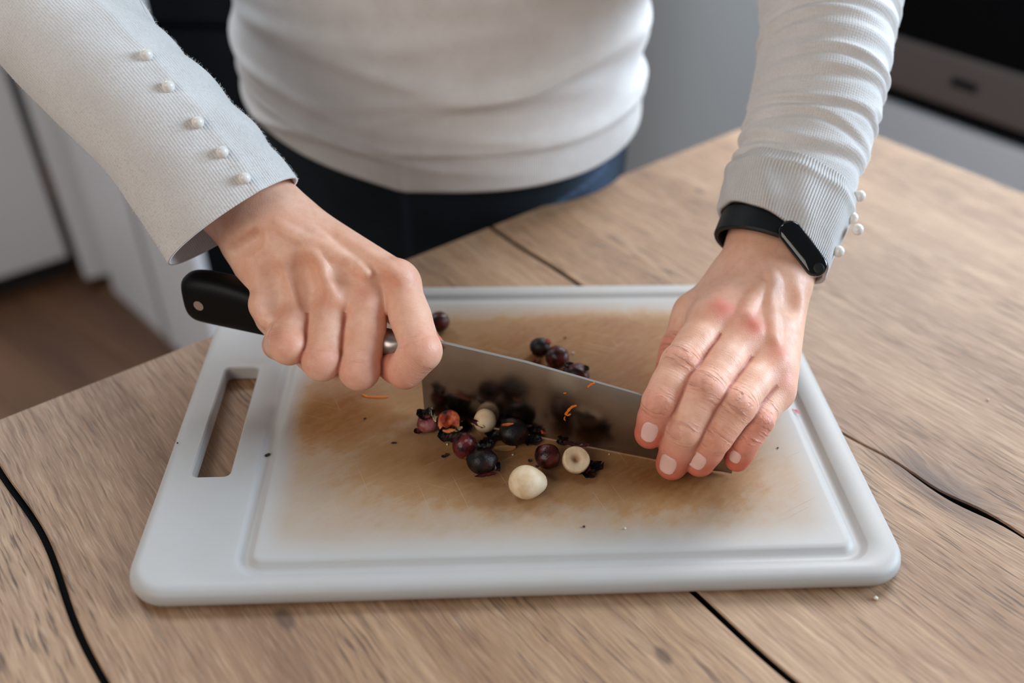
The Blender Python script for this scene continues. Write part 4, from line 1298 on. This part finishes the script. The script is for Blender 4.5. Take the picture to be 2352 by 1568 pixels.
# ------------------------------------------------------------------ hazelnuts and crumbs
def nut_verts(r, squash=(1, 1, 0.95), point=0.0, bump=0.05, seed=0, n=3, flatz=None):
    bm = bmesh.new(); bmesh.ops.create_icosphere(bm, subdivisions=n, radius=1)
    rg = np.random.default_rng(seed); ph = rg.uniform(0, 6, 12)
    for v in bm.verts:
        x, y, z = v.co; d = 1 + bump * (math.sin(3 * x + ph[0] + 2 * y) * math.sin(3 * y + ph[1]) + 0.5 * math.sin(6 * z + ph[2] + 3 * x) * math.sin(5 * y + ph[3]))
        d += bump * 0.4 * math.sin(11 * x + ph[4]) * math.sin(12 * y + ph[5]) * math.sin(10 * z + ph[6])
        d += point * max(0, x) ** 5
        X, Y, Z = x * d * squash[0] * r, y * d * squash[1] * r, z * d * squash[2] * r
        if flatz is not None and Z > flatz * r:
            rad = math.hypot(X, Y) / r
            Z = flatz * r - (0.42 * r * math.exp(-(rad / 0.30) ** 2))
        v.co = (X, Y, Z)
    return bm


def nut(name, px, py, r, mat, label, cat='hazelnut', rot=(0, 0, 0), z=None, group=None, **kw):
    bm = nut_verts(r, **kw)
    fz_ = kw.get('flatz')
    hol = []
    for v in bm.verts:
        if fz_ is None: hol.append(0.0); continue
        rad = math.hypot(v.co.x, v.co.y) / r; top = v.co.z > (fz_ - 0.5) * r and rad < 0.93 and (v.co.z > (fz_ - 0.06) * r or rad < 0.55)
        if mat == 'toasted': hol.append(0.0 if top else 1.0)
        else: hol.append(math.exp(-(rad / 0.30) ** 2) if top else (0.55 if v.co.z < (fz_ - 0.25) * r else 0.1))
    me = bpy.data.meshes.new(name); 
    R = Matrix.Rotation(rot[2], 4, 'Z') @ Matrix.Rotation(rot[1], 4, 'Y') @ Matrix.Rotation(rot[0], 4, 'X')
    bmesh.ops.transform(bm, matrix=R, verts=bm.verts)
    zmin = min(v.co.z for v in bm.verts)
    bm.to_mesh(me); bm.free(); me.materials.append(M[mat])
    at_ = me.attributes.new('hollow', 'FLOAT', 'POINT'); at_.data.foreach_set('value', np.array(hol, dtype=np.float32))
    me.polygons.foreach_set('use_smooth', np.ones(len(me.polygons), bool))
    o = bpy.data.objects.new(name, me); COL.objects.link(o)
    zc = BT - zmin if z is None else z
    P = PZ(px, py, zc); o.location = tuple(P); tag(o, label, cat, group)
    return o


def flake(name, px, py, L, W, mat, label, cat, rz=0.0, z=BT + 0.0003, tilt=(0, 0), curl=0.25, seed=0, parent=None, loc=None, thick=0.0003, jag=0.25, nx=9, ny=5):
    rg = np.random.default_rng(seed); V = []
    for i in range(nx):
        for j in range(ny):
            a = -1 + 2 * i / (nx - 1); b = -1 + 2 * j / (ny - 1)
            w = math.sqrt(max(0.02, 1 - abs(a) ** 2.2)) * (1 + jag * rg.uniform(-1, 1))
            V.append((a * L / 2 * (1 + jag * 0.3 * rg.uniform(-1, 1)), b * W / 2 * w, curl * W * (b * b * 0.6 + a * a * 0.4) + W * jag * 0.25 * rg.uniform(-1, 1)))
    V = np.array(V); V[:, 2] -= V[:, 2].min(); n0 = len(V)
    V = np.concatenate([V + [0, 0, thick], V])
    F = [tuple(q) for q in grid_faces(nx, ny)]; F = F + [tuple(i + n0 for i in q[::-1]) for q in F]
    rim = [i * ny for i in range(nx)] + [(nx - 1) * ny + j for j in range(1, ny)] + [i * ny + ny - 1 for i in range(nx - 2, -1, -1)] + [j for j in range(ny - 2, 0, -1)]
    F += [(rim[k], rim[k] + n0, rim[(k + 1) % len(rim)] + n0, rim[(k + 1) % len(rim)]) for k in range(len(rim))]
    R = np.array(Matrix.Rotation(rz, 3, 'Z') @ Matrix.Rotation(tilt[0], 3, 'X') @ Matrix.Rotation(tilt[1], 3, 'Y'))
    V = V @ R.T
    if parent is None: V[:, 2] -= V[:, 2].min()
    o = mesh(name, V, F, M[mat], parent, smooth=False)
    if loc is not None: o.location = tuple(loc)
    else: o.location = tuple(PZ(px, py, z))
    if parent is None: tag(o, label, cat)
    elif label: o['label'] = label
    return o


G = 'hazelnuts in the pile'
def attached_flake(o, off, L, W, mat, rz, tilt, seed, label='torn skin'):
    return flake('skin_flake', 0, 0, L, W, mat, None, None, rz, tilt=tilt, seed=seed, parent=o, loc=off, curl=0.5)

h1 = nut('hazelnut', 981, 972, 0.0056, 'pinkish', 'crushed pink hazelnut leftmost in the pile with black shell on top', seed=1, bump=0.12)
attached_flake(h1, (-0.0012, 0.0010, 0.0040), 0.0105, 0.0080, 'black', 0.3, (0.2, 0.1), 11)
attached_flake(h1, (0.0030, 0.0015, 0.0048), 0.0085, 0.0022, 'cream', 2.2, (0.6, -0.5), 12)
attached_flake(h1, (-0.0045, -0.0035, -0.0035), 0.0060, 0.0040, 'patchy', 0.4, (0.3, 0.0), 13)
h2 = nut('hazelnut', 1031, 970, 0.0072, 'toasted', 'halved hazelnut with an orange toasted cut face and black skin', seed=2, bump=0.05, flatz=0.50, rot=(0.6, 0.1, 0), n=4)
attached_flake(h2, (0.0005, -0.0058, -0.0030), 0.0130, 0.0085, 'black', 0.1, (0.9, 0.0), 21)
attached_flake(h2, (0.0055, -0.0050, -0.0005), 0.0060, 0.0018, 'cream', 0.8, (0.5, 0.2), 22)
h3 = nut('hazelnut', 1114, 966, 0.0066, 'cream', 'pale peeled hazelnut with a torn dark skin strip against the blade', seed=3, bump=0.03, squash=(0.98, 1, 1.08))
attached_flake(h3, (-0.0040, -0.0042, 0.0022), 0.0095, 0.0028, 'burgundy', -0.8, (0.9, 0.5), 31)
h4 = nut('hazelnut', 1180, 992, 0.0082, 'black', 'black charred hazelnut touching the blade in the middle of the pile', seed=4, bump=0.08)
attached_flake(h4, (-0.0035, -0.0020, 0.0070), 0.0068, 0.0016, 'toasted', 0.2, (0.2, 0), 41)
h5 = nut('hazelnut', 1067, 1022, 0.0073, 'patchy', 'shiny burgundy hazelnut with a pale spot in front of the orange one', seed=5, bump=0.03, squash=(0.95, 1, 1.05))
h6 = nut('hazelnut', 1108, 1058, 0.0078, 'black', 'dark flaky hazelnut with a red crack at the front of the pile', seed=6, bump=0.10, squash=(1.1, 1, .85))
attached_flake(h6, (0.0022, -0.0070, -0.0030), 0.0120, 0.0020, 'patchy', 0.25, (0.8, 0), 61)
attached_flake(h6, (0.0060, -0.0030, -0.0020), 0.0080, 0.0060, 'black', 1.2, (0.8, 0.4), 62)
attached_flake(h6, (0.0, 0.0042, 0.0038), 0.0090, 0.0065, 'black', 0.4, (-0.5, 0.3), 63)
h7 = nut('hazelnut', 1257, 1047, 0.0070, 'burgundy', 'burgundy hazelnut with a black stripe below the blade edge', seed=7, bump=0.05, squash=(1, 1, 0.98))
h8 = nut('hazelnut', 1323, 1056, 0.0075, 'cream', 'halved cream hazelnut showing its hollow centre', seed=8, bump=0.02, flatz=0.35, rot=(0.50, 0.05, 0.2), n=4)
attached_flake(h8, (0.0, 0.0060, 0.0040), 0.0130, 0.0040, 'burgundy', -0.15, (-0.4, 0), 81)
h9 = nut('hazelnut', 1208, 1107, 0.0090, 'cream', 'large blanched cream hazelnut lying alone in front of the pile', seed=9, bump=0.015, point=0.24, n=4, squash=(1.0, 0.98, 0.98), rot=(0, 0.1, 0.12))
h10 = nut('hazelnut', 1008, 738, 0.0068, 'burgundy', 'burgundy hazelnut behind the knuckle of the knife hand', seed=10, bump=0.06)
h11 = nut('hazelnut', 1240, 797, 0.0064, 'black', 'round hazelnut with a black cap behind the blade, farthest of three', seed=11, bump=0.03)
attached_flake(h11, (0.0042, 0.0000, 0.0030), 0.0060, 0.0040, 'toasted', 1.2, (0.5, 0.6), 111)
h12 = nut('hazelnut', 1280, 820, 0.0074, 'burgundy', 'smooth burgundy hazelnut behind the blade, middle of three', seed=12, bump=0.02)
h13 = nut('hazelnut', 1322, 862, 0.0078, 'burgundy', 'cracked hazelnut with flaking skin behind the blade, nearest of three', seed=13, bump=0.09, squash=(1.15, 1, .9))
attached_flake(h13, (-0.0050, 0.0020, 0.0050), 0.0070, 0.0040, 'black', 0.5, (0.2, 0.3), 131)
attached_flake(h13, (0.0060, 0.0010, 0.0040), 0.0070, 0.0040, 'black', -0.7, (0.3, -0.4), 132)
for o in (h1, h2, h3, h4, h5, h6, h7, h8): o['group'] = G
for o in (h11, h12, h13): o['group'] = 'hazelnuts behind the blade'

SK = 'nut skin'
flake('nut_skin', 1112, 1024, 0.0100, 0.0070, 'black', 'black curl of nut skin between the burgundy and the flaky hazelnut', SK, 0.7, z=BT, curl=0.5, seed=201, tilt=(0.4, 0.2))
flake('nut_skin', 1222, 1016, 0.0110, 0.0080, 'black', 'dark round scrap of nut skin under the blade edge', SK, 0.1, z=BT, curl=0.3, seed=202)
flake('nut_skin', 1352, 1083, 0.0135, 0.0080, 'black', 'crumpled black nut skin right of the halved cream hazelnut', SK, 0.5, z=BT, curl=0.6, seed=203, jag=0.6, tilt=(0.3, 0))
flake('nut_skin', 1340, 1078, 0.0100, 0.0060, 'burgundy', 'burgundy scrap of nut skin tucked under the halved cream hazelnut', SK, -0.4, z=BT, curl=0.6, seed=204, jag=0.5, tilt=(0.6, 0))
flake('nut_skin', 1060, 985, 0.0120, 0.0090, 'black', 'black nut skin wedged between the orange and the peeled hazelnut', SK, 0.2, z=BT, curl=0.6, seed=205, jag=0.4, tilt=(0.5, 0))
flake('nut_skin', 1213, 976, 0.0062, 0.0040, 'patchy', 'red oval chip of nut skin leaning on the blade', SK, -0.15, z=BT + 0.0068, curl=0.3, seed=206, jag=0.1, tilt=(1.0, 0))
flake('nut_skin', 1135, 1006, 0.0110, 0.0075, 'black', 'black nut skin scrap under the peeled hazelnut', SK, -0.3, z=BT, curl=0.4, seed=207, jag=0.4)
flake('nut_skin', 1290, 1020, 0.0060, 0.0030, 'black', 'thin dark nut skin between the striped and the halved hazelnut', SK, -0.3, z=BT, curl=0.6, seed=208, jag=0.4)
flake('nut_piece', 1247, 992, 0.0052, 0.0030, 'toasted', 'tiny yellow orange nut chip leaning on the blade', 'nut piece', 1.2, z=BT + 0.0035, curl=0.2, seed=209, jag=0.2, tilt=(0.7, 0), thick=0.001)
flake('nut_piece', 1160, 1032, 0.0120, 0.0034, 'tan', 'tan sliver of nut pointing right from the flaky hazelnut', 'nut piece', 0.12, z=BT, curl=0.15, seed=210, jag=0.08, thick=0.0012)
flake('nut_piece', 1232, 833, 0.0040, 0.0030, 'pinkish', 'small pink nut chip just behind the blade spine', 'nut piece', 0.12, z=BT, curl=0.4, seed=211, jag=0.3, thick=0.001)
for k, (x, y, l, w, a, lab) in enumerate(((1023, 1048, 0.0044, 0.0024, 0.6, 'dark triangular nut flake left of the flaky hazelnut'), (1217, 1059, 0.0020, 0.0020, 0.6, 'small dark flake left of the striped hazelnut'),
                                     (1234, 1071, 0.0020, 0.0009, 0.0, 'thin dark flake above the large blanched hazelnut'), (615, 1046, 0.0028, 0.0019, 0.9, 'lone dark flake in the groove right of the grip hole'),
                                     (838, 962, 0.0016, 0.0011, 0.2, 'tiny brown flake below the orange shred on the board'), (905, 1018, 0.0030, 0.0012, 0.1, 'reddish brown flake left of the nut pile'),
                                     (1786, 1029, 0.0010, 0.0009, 0, 'black speck at the right beside the little finger'), (1341, 1210, 0.0013, 0.0011, 0, 'brown speck near the front of the board'),
                                     (408, 1018, 0.0009, 0.0009, 0, 'black speck on the board left of the grip hole'), (1298, 776, 0.0014, 0.0012, 0, 'brown speck behind the three hazelnuts'))):
    zz = BT + 0.0001 if k != 3 else BT - 0.0024
    flake('nut_flake', x, y, l, w, 'flake', lab, 'crumb', a, z=zz, curl=0.3, seed=300 + k, jag=0.4, thick=0.0003)
for k, (x, y, l, zz, lab) in enumerate(((2012, 1373, 0.0022, 0.0, 'white crumb on the table in front of the board corner'), (1178, 1044, 0.0013, BT, 'white crumb under the tan sliver'),
                                    (1436, 1213, 0.0011, BT, 'white crumb at the front right of the stained area'), (1316, 810, 0.0016, BT, 'pale crumb behind the three hazelnuts'),
                                    (1027, 1020, 0.0013, BT, 'pale crumb left of the shiny burgundy hazelnut'), (2269, 917, 0.0016, 0.0, 'white crumb on the table at far right'),
                                    (1399, 1043, 0.0010, BT, 'white crumb below the blade edge'))):
    nut('nut_crumb', x, y, l / 2, 'pale', lab, 'crumb', z=zz + l * 0.4, seed=400 + k, n=1, bump=0.15)


def shred(pts, w, label, onblade=False, name='carrot_shred'):
    """thin irregular strip through the given points"""
    C = catmull(pts, 10); V = []
    root = C.mean(axis=0)
    rg = np.random.default_rng(len(label))
    for i, c in enumerate(C):
        t = unit(C[min(i + 1, 9)] - C[max(i - 1, 0)]); upv = -KN if onblade else np.array([0, 0, 1.0])
        sd = unit(np.cross(t, upv)); ww = w * rg.uniform(0.6, 1.3) * (0.5 + 0.5 * math.sin(math.pi * (i + 0.6) / 10.2))
        for a, b in ((-1, 0), (1, 0), (0.7, 1), (-0.7, 1)): V.append(c + sd * a * ww / 2 + upv * b * 0.0005 - root)
    F = [(i * 4 + k, i * 4 + (k + 1) % 4, (i + 1) * 4 + (k + 1) % 4, (i + 1) * 4 + k) for i in range(9) for k in range(4)] + [(3, 2, 1, 0), (36, 37, 38, 39)]
    o = mesh(name, V, F, M['carrot'], None, smooth=False); o.location = tuple(root); tag(o, label, 'carrot shred'); return o


def onblade(px, py, off_=0.0009):
    nb = KN * math.cos(LEAN) - np.array([0, 0, math.sin(LEAN)])
    r = ray(px, py); k = ((KH + np.array([0, 0, BT]) - nb * off_ - CAMP) @ nb) / (r @ nb); return CAMP + r * k


shred([PZ(832, 906, BT + .0002), PZ(845, 911, BT + .0002), PZ(868, 912, BT + .0002), PZ(892, 912, BT + .0002)], 0.0010, 'thin orange shred on the board below the gripping fingers')
shred([onblade(1350, 888), onblade(1357, 882), onblade(1366, 878)], 0.0012, 'orange carrot shred near the blade spine', True)
shred([onblade(1325, 930), onblade(1314, 934), onblade(1306, 942), onblade(1300, 950)], 0.0016, 'largest orange carrot shred in the middle of the blade', True)
shred([onblade(1311, 950), onblade(1304, 953), onblade(1297, 949)], 0.0011, 'curled orange shred just below the largest one on the blade', True)
shred([onblade(1298, 956), onblade(1296, 961), onblade(1299, 965)], 0.0007, 'lowest tiny orange shred on the blade', True)
shred([onblade(1294, 901), onblade(1297, 902), onblade(1301, 901)], 0.0007, 'tiny orange speck on the blade above the other shreds', True)
